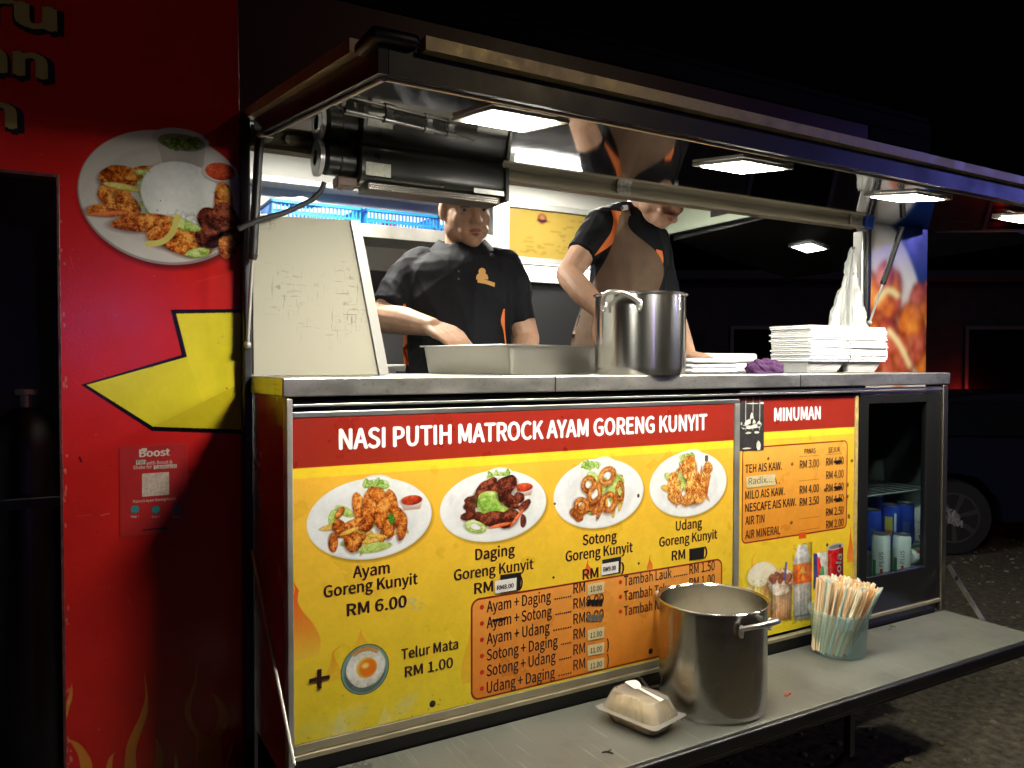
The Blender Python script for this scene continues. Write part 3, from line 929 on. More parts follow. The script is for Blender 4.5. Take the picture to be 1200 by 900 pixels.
# cut the doorway: the printed sheet is rebuilt as four quads around it
bpy.data.meshes.remove(side.data)
m = MB()
def wq(xa, xb, za, zb):
    u = lambda x: (x-pw.x0)/(pw.x1-pw.x0); v = lambda z: (z-pw.z0)/(pw.z1-pw.z0)
    m.quad([(xa, WALL, za), (xb, WALL, za), (xb, WALL, zb), (xa, WALL, zb)], [(u(xa), v(za)), (u(xb), v(za)), (u(xb), v(zb)), (u(xa), v(zb))])
DX = .009; DT = 1.895
TOPZ = 2.40
wq(DX, .377, .35, DT); wq(DX, .377, DT, TOPZ); wq(-.75, DX, DT, TOPZ)
side = m.build('side_wall', [M_WALL], truck, fix=False)
m = MB()                                                  # thickness of that wall, door reveals
m.box((DX, WALL+.002, .35), (.375, WALL+.05, TOPZ-.002)); m.box((-.75, WALL+.002, DT), (DX-.001, WALL+.05, TOPZ-.002))
m.box((-.75, WALL+.002, .35), (-.62, WALL+.05, DT-.001))
m.build('wall_core', mat('dark_red_paint', (.12, .01, .01), .4), truck)
m = MB()
m.box((DX-.004, WALL-.003, .35), (DX+.002, WALL+.04, DT+.004), .001); m.box((-.62, WALL-.003, DT-.004), (DX-.005, WALL+.04, DT+.003), .001)
m.build('door_trim', mat('worn_red_edge', (.10, .03, .03), .4, noise=.8, nscale=60), truck)
for s, x0, cap, zb in (('Baru', -.165, .055, 2.197), ('makan', -.2, .055, 2.093), ('dan', -.2, .055, 1.985)):
    pass
LETB = mat('letter_black', (.012, .01, .01), .3); LETY = mat('letter_yellow', (.38, .31, .08), .3)
for s, x1, cap, zb in (('ru', Wp(67, 30)[0], .062, Wp(60, 36)[1]), ('an', Wp(56, 80)[0], .062, Wp(50, 92)[1]), ('n', Wp(20, 140)[0], .062, Wp(14, 150)[1])):
    wdt = .06*len(s)+.012*(len(s)-1)
    lt = lettering('lettering', s, x1-wdt, x1, zb, cap, WALL-.0012, LETY, truck, .03)
    sh = lettering('letter_outline', s, x1-wdt-.007, x1+.013, zb-.009, cap*1.16, WALL-.0006, LETB, truck, .05)
# black corner trim beside the opening
m = MB()
m.box((.377, WALL-.035, .50), (.395, WALL+.02, 2.075), .003)
m.build('corner_trim', BLACK, truck)
# right end of the side wall, printed
m = MB()
u = lambda x: (x-pe.x0)/(pe.x1-pe.x0); v = lambda z: (z-pe.z0)/(pe.z1-pe.z0)
ETOP = 2.345
m.quad([(2.66, WALL, 1.21), (3.033, WALL, 1.21), (3.033, WALL, ETOP), (2.66, WALL, ETOP)], [(u(2.66), v(1.21)), (u(3.033), v(1.21)), (u(3.033), v(ETOP)), (u(2.66), v(ETOP))])
m.build('end_wall', M_END, truck, fix=False)
m = MB(); m.box((2.658, WALL+.002, .42), (3.03, WALL+.04, ETOP-.002))
m.box((3.0, WALL+.042, 2.23), (3.03, 3.5, TOPZ+.05)); m.box((3.0, WALL+.042, .42), (3.03, 3.5, 1.2))
m.build('rear_wall', mat('dark_blue_paint', (.02, .03, .07), .35), truck)
# red skin above the opening, the shade over the hatch put into its colour
m = MB(); m.box((.379, WALL, 2.08), (2.658, WALL+.04, TOPZ-.002))
m.build('upper_wall', mat('shaded_red_vinyl', (.06, .006, .008), .35, rvar=.05, nscale=4, spec=.25), truck)
m = MB(); m.box((-.75, WALL+.004, TOPZ+.06), (3.04, 3.55, TOPZ+.09), .01)
m.box((-.75, WALL-.004, TOPZ+.001), (3.04, WALL+.05, TOPZ+.058), .004); m.box((2.66, WALL-.006, 2.347), (3.036, WALL+.05, TOPZ), .003)
m.build('roof', mat('roof_paint', (.006, .006, .006), .7, spec=.1), truck)
# opening head: a steel channel with a lip
m = MB()
m.box((.398, WALL-.022, 2.008), (2.60, WALL+.03, 2.052), .003)
m.box((.398, WALL-.030, 2.004), (2.60, WALL-.0225, 2.013), .001)
m.box((.398, WALL-.027, 2.046), (2.60, WALL-.0225, 2.056), .001)
m.build('head_rail', mat('head_rail_steel', (.40, .35, .24), .5, .3, noise=.12, nscale=5, rvar=.08, stretch=(.4, 3, 3)), truck)
ZINC = mat('latch_zinc', (.5, .48, .42), .45, .6, noise=.4, nscale=120)
for (px, py) in ((304, 161), (336, 165)):
    m = MB(); p = onY(px, py, WALL-.03); m.cone(p, p+Vector((0, -.008, 0)), .008, .006); m.build('bolt', ZINC, truck)
for px, py, w in ((730, 222, .05), (1000, 258, .045)):
    m = MB(); p = onY(px, py, WALL-.03); m.box((p.x-w/2, WALL-.036, 2.01), (p.x+w/2, WALL-.0305, 2.052), .001)
    for sx in (-.4, .4): m.cone((p.x+sx*w, WALL-.036, 2.031), (p.x+sx*w, WALL-.039, 2.031), .004, .003)
    m.build('latch_plate', ZINC, truck)
m = MB(); p = onY(1006, 255, WALL-.03)
m.box((2.604, WALL-.034, 2.006), (2.648, WALL-.002, 2.055), .004)
m.build('hinge_cap', mat('blue_plastic', (.03, .10, .5), .35), truck)
# right post of the opening
m = MB()
m.box((2.615, WALL-.01, 1.48), (2.632, WALL+.03, 2.0), .004)
m.build('corner_post', STEEL, truck)
m = MB()
m.box((2.634, WALL-.02, 1.48), (2.657, WALL+.03, 2.06), .003)
m.build('post_seal', BLACK, truck)
# floor, lower body
m = MB(); m.box((-.75, WALL+.05, .36), (3.0, 3.5, FLOORZ)); m.build('floor', mat('chequer_floor', (.08, .08, .08), .5), truck)
m = MB(); m.box((.41, WALL+.0, .50), (2.64, WALL+.04, 1.42)); m.build('lower_wall', mat('dark_board', (.03, .02, .02), .5), truck)
m = MB(); m.box((.30, 1.72, .40), (2.9, 1.86, .56), .006); m.box((.25, 2.0, .24), (2.9, 2.12, .355), .005)
m.build('chassis_beam', mat('chassis_blue', (.05, .07, .16), .4, noise=.3, nscale=10), truck)
# kitchen back wall (pale above, dark below), ceiling, left inner wall
BACK = 3.46
m = MB()
m.box((-.75, BACK, 1.93), (1.80, BACK+.04, 2.45)); m.box((1.802, BACK, 1.93), (2.97, BACK+.04, 2.45))
m.build('kitchen_wall', mat('pale_panel', (.72, .71, .66), .4, noise=.05, nscale=3), truck)
m = MB(); m.box((-.75, BACK+.0, FLOORZ), (2.97, BACK+.04, 1.928)); m.build('kitchen_splashback', mat('dark_splashback', (.02, .02, .02), .35), truck)
m = MB(); m.box((2.965, BACK-.03, 1.97), (2.999, BACK-.001, 2.4), .003); m.build('inner_post', mat('pale_post', (.7, .74, .68), .4), truck)
m = MB(); m.box((-.75, WALL+.05, 2.42), (3.0, BACK-.001, 2.45)); m.build('ceiling', mat('ceiling_panel', (.68, .74, .62), .38, noise=.04, nscale=4), truck)
m = MB(); m.box((-.75, WALL+.06, FLOORZ), (-.70, BACK, 2.42)); m.build('cab_wall', mat('cab_wall_paint', (.12, .13, .15), .5), truck)
m = MB(); m.box((.05, 2.25, 1.2), (.09, BACK-.01, 2.42)); m.build('kitchen_partition', mat('partition_panel', (.62, .67, .64), .35, noise=.05), truck)
m = MB(); m.box((.05, 2.25, FLOORZ), (.09, BACK-.01, 1.19)); m.build('partition_base', mat('cab_dark', (.02, .02, .025), .6), truck)
m = MB(); m.box((2.984, 2.06, 2.232), (2.998, 3.44, 2.419)); m.build('gable_lining', mat('gable_panel', (.60, .68, .52), .4, noise=.05), truck)
m = MB(); p = onX(833, 255, 2.98); q = onX(868, 238, 2.98); m.box((2.976, q.y, 2.27), (2.9835, p.y, 2.37), .002); m.build('wall_vent', mat('vent_black', (.03, .03, .03), .5), truck)
# back-wall shelf
m = MB(); m.box((.10, 3.18, 2.035), (1.78, BACK-.002, 2.06), .003); m.box((.10, 3.17, 2.03), (1.78, 3.179, 2.085), .002)
m.build('wall_shelf', STEEL_D, truck)
m = MB(); m.box((.10, 3.33, 2.25), (1.78, BACK-.003, 2.275), .002); m.build('upper_ledge', STEEL_D, truck)
# rear hatch: dark underside sloping away, seen through the kitchen
m = MB()
a0, a1 = onX(785, 287, 3.035), onX(905, 250, 3.035)
h0 = Vector((3.035, 3.44, 2.20)); h1 = Vector((3.035, 1.99, 2.24)); e0 = Vector((3.98, 3.44, 2.035)); e1 = Vector((3.98, 1.99, 2.075))
up_ = Vector((0, 0, .035))
m.hexa([h0, e0, e1, h1, h0+up_, e0+up_, e1+up_, h1+up_])
M_HATCH = mat('hatch_laminate', (.34, .32, .29), .045, 1.0, rvar=.03, nscale=5)
rear_hatch = m.build('rear_hatch', mat('rear_hatch_laminate', (.03, .03, .03), .2, spec=.5, rvar=.05, nscale=6), truck)
def on_rear(px, py):
    n = (h1-h0).cross(e0-h0).normalized(); v_ = ray(px, py); t = n.dot(h0-EYE)/n.dot(v_); return EYE+v_*t
M_LED = emitter('led_panel', (1.0, .95, .84), LED)
M_LED_IN = emitter('led_panel_kitchen', (1.0, .96, .86), LED_IN)
M_LED_R = emitter('led_panel_rear', (1.0, .98, .92), 30)

# serving hatch --------------------------------------------------------
HX0, HX1 = .42, 3.03
FY0, FY1 = 1.10, 1.175
def hp(x, y, dz=0): return Vector((x, y, hz(y)+dz))
m = MB()
m.hexa([hp(HX0, 1.9), hp(HX0, FY0), hp(HX1, FY1), hp(HX1, 1.9), hp(HX0, 1.9, .03), hp(HX0, FY0, .03), hp(HX1, FY1, .03), hp(HX1, 1.9, .03)])
hatch = m.build('serving_hatch', M_HATCH, truck)
M_FASC = mat('hatch_fascia', (.03, .027, .04), .35, rvar=.06, nscale=9)
m = MB()
t = .016; dn = -.004; upz = .036
m.hexa([hp(HX0-t, 1.9, dn), hp(HX0-t, FY0-t, dn), hp(HX0-.001, FY0-t, dn), hp(HX0-.001, 1.9, dn), hp(HX0-t, 1.9, upz), hp(HX0-t, FY0-t, upz), hp(HX0-.001, FY0-t, upz), hp(HX0-.001, 1.9, upz)])
m.hexa([hp(HX0, FY0-t, dn), hp(HX1, FY1-t, dn), hp(HX1, FY1-.001, dn), hp(HX0, FY0-.001, dn), hp(HX0, FY0-t, upz), hp(HX1, FY1-t, upz), hp(HX1, FY1-.001, upz), hp(HX0, FY0-.001, upz)])
m.hexa([hp(HX1+.001, FY1-t, dn), hp(HX1+t, FY1-t, dn), hp(HX1+t, 1.9, dn), hp(HX1+.001, 1.9, dn), hp(HX1+.001, FY1-t, upz), hp(HX1+t, FY1-t, upz), hp(HX1+t, 1.9, upz), hp(HX1+.001, 1.9, upz)])
m.build('fascia', M_FASC, hatch)
M_TRIM = mat('trim_alu', (.62, .52, .32), .45, .5, noise=.2, nscale=25, rvar=.12)
m = MB()                                                    # thin bright bead along the lower edge, worn trim along the upper
for a, b, c, d in ((hp(HX0-.002, 1.88, -.008), hp(HX0-.002, FY0, -.008), .005, 0), (hp(HX0, FY0-.002, -.008), hp(HX1, FY1-.002, -.008), .005, 0)):
    m.tube([a, b], .0035, 8)
m.build('lower_bead', STEEL, hatch, smooth=True)
m = MB()
def rim(a, b, w, h):
    a, b = Vector(a), Vector(b); d = (b-a).normalized(); n = Vector((0, 0, 1)).cross(d).normalized()*w/2; z = Vector((0, 0, h))
    m.hexa([a-n, b-n, b+n, a+n, a-n+z, b-n+z, b+n+z, a+n+z])
rim(hp(HX0-.018, 1.915, upz+.001), hp(HX0-.018, FY0+.06, upz+.001), .03, .022)
rim(hp(HX0+.05, FY0-.018, upz+.001), hp(HX1, FY1-.018, upz+.001), .03, .02)
m.build('upper_trim', M_TRIM, hatch)
m = MB()
c0 = hp(HX0-.012, FY0-.012, upz+.0005)
m.box(c0+Vector((-.02, -.022, 0)), c0+Vector((.055, .06, .02)), .008, 3)
m.build('corner_cap', BLACK, hatch, smooth=True)
# thin rod with clamps under the hatch, near its left end
m = MB()
ra, rb = onY(385, 117, 1.30), onY(560, 158, 1.30)
ra = Vector((.44, 1.36, hz(1.36)-.012)); rb = Vector((.745, 1.45, hz(1.45)-.012))
m.tube([ra, rb], .0032, 10)
for t_ in (.05, .12, .32, .62, .80):
    c_ = ra.lerp(rb, t_); d_ = (rb-ra).normalized()
    m.cone(c_-d_*.012, c_+d_*.012, .0062, .0062); m.box(c_+Vector((-.006, -.006, .004)), c_+Vector((.006, .006, .0118)))
m.build('latch_rod', mat('rod_dark', (.12, .12, .11), .35, .8), hatch, smooth=True)
m = MB()
for s_ in (0, 1):
    pass
c_ = hp(.4, 1.86, -.004)
m.box((.398, 1.82, hz(1.82)-.012), (.432, 1.875, hz(1.84)-.005), .003)
m.build('hinge', ALU, hatch)
# gas struts
def strut(a, b, parent):
    a, b = Vector(a), Vector(b)
    q = a.lerp(b, .56)
    m = MB(); m.tube([a, q], .0105, 12); m.cone(q, q+(b-a).normalized()*.012, .012, .009)
    o = m.build('gas_strut', BLACK, parent, smooth=True)
    m = MB(); m.tube([q, b], .0042, 10); m.ball(b, .009, 12); m.build('strut_rod', STEEL_D, parent, smooth=True)
    return o
strut(Vector((.405, 1.845, hz(1.845)-.012)), onY(290, 404, WALL-.045), hatch)
sa = onX(1057, 264, 2.70); sb = onX(1018, 376, 2.655)
strut(onY(1057, 266, 1.80), onY(1019, 378, 1.90), hatch)
# stay wire along the right end of the hatch
m = MB(); m.tube([onY(1008, 256, 1.86), onY(1140, 259, 1.55)], .0016, 6); m.build('stay_wire', STEEL_D, hatch)
# light panels: things of their own, let into the hatch
led_centres = [(.71, 1.24), (1.338, 1.29), (1.975, 1.315), (2.61, 1.325)]
LEDLAB = ['square white LED panel at the left end of the serving hatch, lit', 'square white LED panel in the hatch above the tall pot, lit',
          'square white LED panel in the hatch above the white plastic bag, lit', 'square white LED panel at the right edge of the picture, lit']
def led_panel(c, n_up, ax, s, label, group, lm, name='led_panel'):
    """c: centre on the ceiling; n_up points into the ceiling; ax: one side direction"""
    t_ = thing(name, c, label, 'ceiling light', group)
    ax = Vector(ax).normalized(); n_up = Vector(n_up).normalized(); bx = n_up.cross(ax).normalized()
    def fr(u_, v_, w_): return Vector(c)+ax*u_+bx*v_+n_up*w_
    m = MB()
    h = s/2; r = s/2*.8
    for (u0, u1, v0, v1) in ((-h, h, -h, -r), (-h, h, r, h), (-h, -r, -r, r), (r, h, -r, r)):
        m.hexa([fr(u0, v0, -.007), fr(u1, v0, -.007), fr(u1, v1, -.007), fr(u0, v1, -.007), fr(u0, v0, -.001), fr(u1, v0, -.001), fr(u1, v1, -.001), fr(u0, v1, -.001)])
    m.build('frame', mat('panel_white', (.7, .7, .66), .4), t_)
    m = MB(); m.hexa([fr(-r, -r, -.0085), fr(r, -r, -.0085), fr(r, r, -.0085), fr(-r, r, -.0085), fr(-r, -r, -.002), fr(r, -r, -.002), fr(r, r, -.002), fr(-r, r, -.002)])
    m.build('diffuser', lm, t_)
    return t_
NU = Vector((0, -HSL, 1)).normalized()
for (x, y), lab in zip(led_centres, LEDLAB):
    led_panel(hp(x, y), NU, (1, 0, 0), .155, lab, 'LED panels under the serving hatch', M_LED)
rc = on_rear(948, 289)
nr = (h1-h0).cross(e0-h0).normalized(); nr = nr if nr.z > 0 else -nr
led_panel(rc-nr*.001, nr, (h1-h0), .15, 'small square LED panel in the dark rear hatch seen through the kitchen', 'LED panel of the rear hatch', M_LED_R)
for x, y, lab in ((.95, 2.75, 'square LED panel in the kitchen ceiling above the blue baskets'), (2.05, 2.95, 'square LED panel in the kitchen ceiling before the yellow notice board')):
    led_panel((x, y, 2.418), (0, 0, 1), (1, 0, 0), .3, lab, 'LED panels in the kitchen ceiling', M_LED_IN)

# fold-down shelf --------------------------------------------------------
SZ = .655
m = MB(); m.box((.36, 1.303, SZ-.022), (2.645, 1.605, SZ), .002)
shelf = m.build('fold_shelf', mat('grey_laminate', (.11, .11, .09), .36, noise=.16, nscale=5, rvar=.13, bump=.04, bscale=160), truck)
m = MB(); m.box((.36, 1.288, SZ-.034), (2.645, 1.3025, SZ-.001), .004); m.build('edge_strip', BLACK, shelf)
m = MB(); m.box((.36, 1.302, SZ-.05), (2.645, 1.33, SZ-.0225), .003); m.box((.36, 1.56, SZ-.06), (2.645, 1.6, SZ-.0225), .003); m.build('shelf_frame', mat('frame_dark', (.03, .03, .03), .4, .5), shelf)
m = MB()
pa, pb = onX(1103, 664, 2.66), onX(1152, 724, 2.66)
pa = Vector((2.652, 1.598, onY(1103, 664, 1.598).z)); pb = Vector((2.652, onX(1152, 724, 2.652).y, SZ-.004))
d = (pb-pa).normalized(); nn = d.cross(Vector((1, 0, 0))).normalized()*.008
m.hexa([pa-nn, pb-nn, pb-nn+Vector((.004, 0, 0)), pa-nn+Vector((.004, 0, 0)), pa+nn, pb+nn, pb+nn+Vector((.004, 0, 0)), pa+nn+Vector((.004, 0, 0))])
m.build('brace', ALU, shelf)
m = MB(); qa = onX(290, 640, .385); qb = Vector((.37, onX(345, 897, .37).y, SZ+.0))
m.tube([Vector((.385, 1.86, onX(290, 640, .385).z)), onX(345, 897, .378)], .0035, 8); m.build('brace', STEEL_D, shelf)
m = MB(); m.box((1.88, 1.40, .42), (1.90, 1.42, SZ-.023)); m.tube([(1.89, 1.41, .43), (1.89, 1.62, .15)], .010, 8); m.build('shelf_leg', BLACK, shelf)

# ================================================================== SERVICE COUNTER (box with the boards, steel top)
counter = thing('service_counter', (1.5, 1.75, .56), 'long counter box with a steel top jutting out below the serving hatch', 'counter')
CZ0, CZ1 = 1.434, 1.473
m = MB(); m.box((.392, 1.596, CZ0), (2.648, 2.16, CZ1), .003, 2)
m.build('counter_top', STEEL_H, counter)
for x in (1.04, 1.9):
    m = MB(); m.box((x-.001, 1.5945, CZ0+.001), (x+.001, 1.5961, CZ1-.002)); m.build('counter_joint', BLACK, counter)
ENDM = mat('end_red', (.46, .03, .028), .25, noise=.12, nscale=4, rvar=.06)
m = MB(); m.box((.404, 1.612, .63), (.409, WALL-.002, CZ0-.001)); m.build('end_panel', ENDM, counter)
m = MB(); m.box((.4095, 1.63, .60), (2.186, 1.70, 1.425)); m.build('cabinet_back', mat('cabinet_dark', (.015, .013, .012), .5), counter)
m = MB()
m.box((.400, 1.600, .63), (.4125, 1.63, CZ0-.003), .002)
m.build('stile', STEEL_D, counter)
m = MB(); m.box((2.616, 1.598, .66), (2.642, 1.66, CZ0-.003), .003); m.build('stile', mat('stile_alu', (.36, .33, .27), .35, 1, noise=.15, nscale=20), counter)
m = MB()
m.box((.4135, 1.601, 1.413), (2.615, 1.612, 1.419), .001); m.box((.4135, 1.604, 1.391), (1.662, 1.617, 1.403), .0015)
m.box((1.6635, 1.603, 1.4205), (2.615, 1.612, 1.4265), .001)
m.box((2.19, 1.6065, 1.405), (2.615, 1.617, 1.412), .001)
m.build('top_rail', STEEL, counter)
m = MB()
m.box((.4135, 1.604, .702), (1.662, 1.62, .7205), .0015); m.box((.406, 1.598, .690), (2.615, 1.6225, .7005), .0015)
m.build('bottom_rail', mat('rail_steel', (.42, .37, .25), .45, .7, noise=.15, nscale=9, rvar=.1), counter)
m = MB(); m.box((1.6435, 1.602, .7215), (1.6615, 1.617, 1.3905), .0015); m.build('stile', STEEL_D, counter)
m = MB()
ha, hb, hc, hd = [onY(px, py, 1.585) for px, py in ((752, 796), (760, 806), (800, 797), (806, 793))]
m.tube([onY(748, 794, 1.61), ha, hb, onY(776, 803, 1.585), hc, hd, onY(812, 792, 1.61)], .0035, 10); m.build('pull_handle', STEEL, counter, smooth=True)
m = MB(); m.box((.42, 1.61, .60), (2.60, 1.629, .6895)); m.build('kick_plate', BLACK, counter)
m = MB(); m.box((2.14, 1.93, CZ1+.0005), (2.66, 2.0, CZ1+.012), .003); m.build('counter_upstand', WHITE, counter)

# ================================================================== MENU BOARD
INK = mat('ink_maroon', (.028, .008, .01), .35)
INKW = mat('ink_white', (.82, .82, .80), .35)
INKR = mat('ink_red', (.5, .05, .03), .4)
STK = mat('sticker_cream', (.62, .52, .28), .5, noise=.12, nscale=80)
STKW = mat('sticker_white', (.74, .72, .66), .5)
TAPE = mat('black_tape', (.014, .013, .013), .3)
menu = thing('menu_board', (1.027, 1.606, .722), 'yellow menu board with four plates of fried food and a red heading', 'menu board')
m = MB(); pm.quad(m, 1.6055); m.build('printed_sheet', M_MAIN, menu, fix=False)
m = MB(); m.box((MX0, 1.6062, MZ0), (MX1, 1.6125, MZ1)); m.build('backing', mat('board_back', (.5, .42, .1), .5), menu)
def line(parent, name, s, l, r, cap_px, y=1.605, m=INK, bold=.02, plane=FRONT):
    """text from measured baseline ends l, r (photo pixels on the board) with its cap height in pixels at l"""
    a = onY(l[0], l[1], plane); b = onY(r[0], r[1], plane); t_ = onY(l[0], l[1]-cap_px, plane)
    return lettering(name, s, a.x, b.x, (a.z+b.z)/2, t_.z-a.z, y, m, parent, bold)
line(menu, 'heading_lettering', 'NASI PUTIH MATROCK AYAM GORENG KUNYIT', (398, 528), (830.3, 502.7), 23.5, m=INKW, bold=.026)
for s, l, r, c in (('Ayam', (414.3, 677.9), (458, 672), 13.4), ('Goreng Kunyit', (380, 699.5), (490.8, 686), 13.5), ('Daging', (558.1, 656.5), (604.8, 650.7), 12.5), ('Goreng Kunyit', (533, 681), (626.7, 667), 12.5),
                   ('Sotong', (684.1, 638.3), (724.3, 635), 11.8), ('Goreng Kunyit', (664, 658), (743.1, 647.7), 12), ('Udang', (793.3, 622.5), (824.4, 618), 11), ('Goreng Kunyit', (773.8, 640.8), (842.2, 631.8), 11),
                   ('Telur Mata', (471.1, 773.6), (538.3, 761), 12)):
    line(menu, 'dish_lettering', s, l, r, c)
for s, l, r, c in (('RM 6.00', (407.2, 722.8), (477.8, 711.7), 14), ('RM 1.00', (475.3, 793.9), (532.2, 783.3), 12), ('RM', (556.8, 696.8), (579.2, 693.5), 12.5), ('RM', (684, 680), (702.7, 677), 11.8), ('RM', (788.6, 657.4), (804.5, 655), 11)):
    line(menu, 'price_lettering', s, l, r, c)
for s, l, r, c in ((')', (610.5, 688), (614, 687.5), 11), (')', (729, 671), (733, 670.5), 10.5), (')', (826.5, 652), (830.5, 651.5), 10)):
    line(menu, 'price_lettering', s, l, r, c)
m = MB(); px_, pz_ = Bp(375.3, 796.4)
m.box((px_-.021, 1.604, pz_-.004), (px_+.021, 1.605, pz_+.004)); m.box((px_-.004, 1.6036, pz_-.02), (px_+.004, 1.6052, pz_+.02)); m.build('plus_sign', INK, menu)
def patch(parent, name, pts, y, th, m_, plane=FRONT):
    q = [onY(p[0], p[1], plane) for p in pts]
    mb = MB(); mb.prism([(p.x, y, p.z) for p in q], (0, -th, 0)); return mb.build(name, m_, parent)
for pts in (((587.5, 674.5), (612, 671), (611, 692), (587.5, 696.5)), ((707.2, 656.5), (729.3, 652.5), (728.5, 672), (707.2, 675.5)), ((809.3, 643.8), (826.9, 641), (826.2, 655), (809.3, 657.4))):
    patch(menu, 'cover_tape', pts, 1.605, .0005, TAPE)
for pts, s in ((((581, 681.5), (606.5, 677.5), (606, 692), (581.3, 696)), 'RM8.00'), (((706, 661.5), (726.2, 658), (725.8, 671), (706, 674.8)), 'RM9.00')):
    st = patch(menu, 'price_sticker', pts, 1.6044, .0004, STKW)
    l = (pts[3][0]+2, pts[3][1]-3.5); r = (pts[2][0]-3, pts[2][1]-3.8)
    lt = line(st, 'sticker_lettering', s, l, r, 5, 1.6038, INK, .03)
rows = [('Ayam + Daging', 717.3, 647, 706), ('Ayam + Sotong', 736, 648, 724), ('Ayam + Udang', 754.7, 645.5, 742.7), ('Sotong + Daging', 773.3, 655, 759.5), ('Sotong + Udang', 792.5, 652.5, 776.8), ('Udang + Daging', 812, 651.7, 796)]
for i, (s, yl, xr, yr) in enumerate(rows):
    line(menu, 'item_lettering', s, (571.5, yl), (xr, yr), 13, bold=.013)
    ym = 696.5+i*17.95
    nd = 8 if i < 3 else 6
    line(menu, 'dots', '.'*nd, (xr+4, yr+(-2)), (671, ym+3), 9, bold=.02)
    line(menu, 'price_lettering', 'RM' if i not in (1, 2) else 'RM ' , (673.3, ym), (687, ym-2.8), 12, bold=.008)
    if i in (1, 2):
        line(menu, 'price_lettering', '8.00', (688, ym-2.5), (709, ym-7.5), 11.5, bold=.01)
        for k in range(4):
            pts = [(689+k*4.5, ym-11+k*.4), (694+k*4.5, ym-12-k*.3), (693.5+k*4.5, ym-4), (690+k*4.5, ym-3)]
            patch(menu, 'ink_scribble', pts, 1.6048, .0002, TAPE if i == 1 else mat('pen_grey', (.12, .11, .09), .5))
    else:
        y0_ = ym-11.5 if i else ym-11
        st = patch(menu, 'price_sticker', [(690, y0_+.5), (709.5, y0_-3.5), (709.2, y0_+9), (690.2, y0_+12.5)], 1.605, .0005, STK)
        line(st, 'sticker_lettering', '10.00' if i == 0 else '11.00', (693, ym-2.2), (706.5, ym-4.6), 6, 1.6042, INK, .01)
        if i > 3: line(menu, 'price_lettering', ')', (712.5, ym-6.5), (715, ym-7), 11.5)
for i, (s, yl, xr, yr) in enumerate((('Tambah Lauk', 687.2, 788.5, 677.3), ('Tambah Telur', 704.5, 789, 694.3), ('Tambah Nasi', 721.9, 785, 712.5))):
    line(menu, 'item_lettering', s, (732.5, yl), (xr, yr), 11.3, bold=.013)
    line(menu, 'dots', '.......', (xr+2.5, yr-1), (807, 674.5+i*15.8), 8, bold=.02)
    line(menu, 'price_lettering', ('RM 1.50', 'RM 1.00', 'RM 0.50')[i], (809.3, 673.5+i*15.7), (839.2, 668.3+i*15.5), 11, bold=.008)
patch(menu, 'ink_scribble', [(578, 726.8), (594, 723.8), (594, 727), (578, 730)], 1.6046, .0002, TAPE)

# ================================================================== DRINKS BOARD
dboard = thing('drinks_board', (1.916, 1.613, .71), 'narrow yellow drinks price board beside the glass fridge', 'menu board')
m = MB(); pd.quad(m, 1.6115); m.build('printed_sheet', M_DRINK, dboard, fix=False)
m = MB(); m.box((DX0, 1.6122, DZ0), (DX1, 1.619, DZ1)); m.build('backing', MATS['board_back'], dboard)
def dl(name, s, l, r, c, m=INK, bold=.013, y=1.611): return line(dboard, name, s, l, r, c, y, m, bold)
dl('heading_lettering', 'MINUMAN', (910.7, 493.5), (965.3, 491.5), 15.2, INKW, .026)
for s, l, r in (('TEH AIS KAW.', (876.7, 554.6), (920, 551)), ('A .', (909.5, 568), (917.5, 567)), ('MILO AIS KAW.', (876.7, 586), (923, 580.5)), ('NESCAFE AIS KAW.', (876.7, 600.5), (936.7, 593.5)), ('AIR TIN', (876.7, 616), (899.3, 613)), ('AIR MINERAL', (876.7, 632), (917.8, 626.5))):
    dl('item_lettering', s, l, r, 9.6 if s != 'A .' else 8)
dl('column_lettering', 'PANAS', (946.2, 532.3), (959.3, 531.5), 6); dl('column_lettering', 'SEJUK', (974.3, 530.6), (988.2, 530), 6)
for s, y in (('RM 3.00', 549.3), ('RM 4.00', 578.9), ('RM 3.50', 593.3)): dl('price_lettering', s, (940.7, y), (963.3, y-1.6), 9.3)
for s, y in (('RM 4.00', 546), ('RM 4.00', 561.6), ('RM 5.00', 576.7), ('RM 4.50', 590.4), ('RM 2.50', 604.9), ('RM 2.00', 619.3)): dl('price_lettering', s, (971.6, y), (992.2, y-1.4), 9)
for y in (542, 572.5, 586.5):
    patch(dboard, 'ink_scribble', [(979.5, y-1.2), (988, y-2.6), (991, y-.4), (984, y+2.2)], 1.6106, .0002, TAPE)
st = patch(dboard, 'tape_label', [(878, 559.5), (912, 555.5), (912, 568.5), (878.3, 572.5)], 1.611, .0005, STK)
line(st, 'label_lettering', 'Radix...', (880.5, 568.5), (908, 565.5), 7.5, 1.6102, mat('pen_ink', (.1, .09, .07), .5), -.006)
BST = MB()
q = [onY(px, py, FRONT) for px, py in ((870.2, 470.8), (898.4, 470.4), (898.4, 527.8), (870.2, 528.8))]
BST.prism([(p.x, 1.611, p.z) for p in q], (0, -.0006, 0))
bst = BST.build('shop_sticker', mat('worn_black_sticker', (.03, .028, .026), .45, noise=.5, nscale=60), dboard)
m = MB()
ru = random.Random(12)
def scrap(px, py, w, h, n=7):
    c_ = onY(px, py, FRONT)
    m.prism([(c_.x+w*math.cos(6.283*k/n)*ru.uniform(.6, 1), 1.6098, c_.z+h*math.sin(6.283*k/n)*ru.uniform(.6, 1)) for k in range(n)], (0, -.0003, 0))
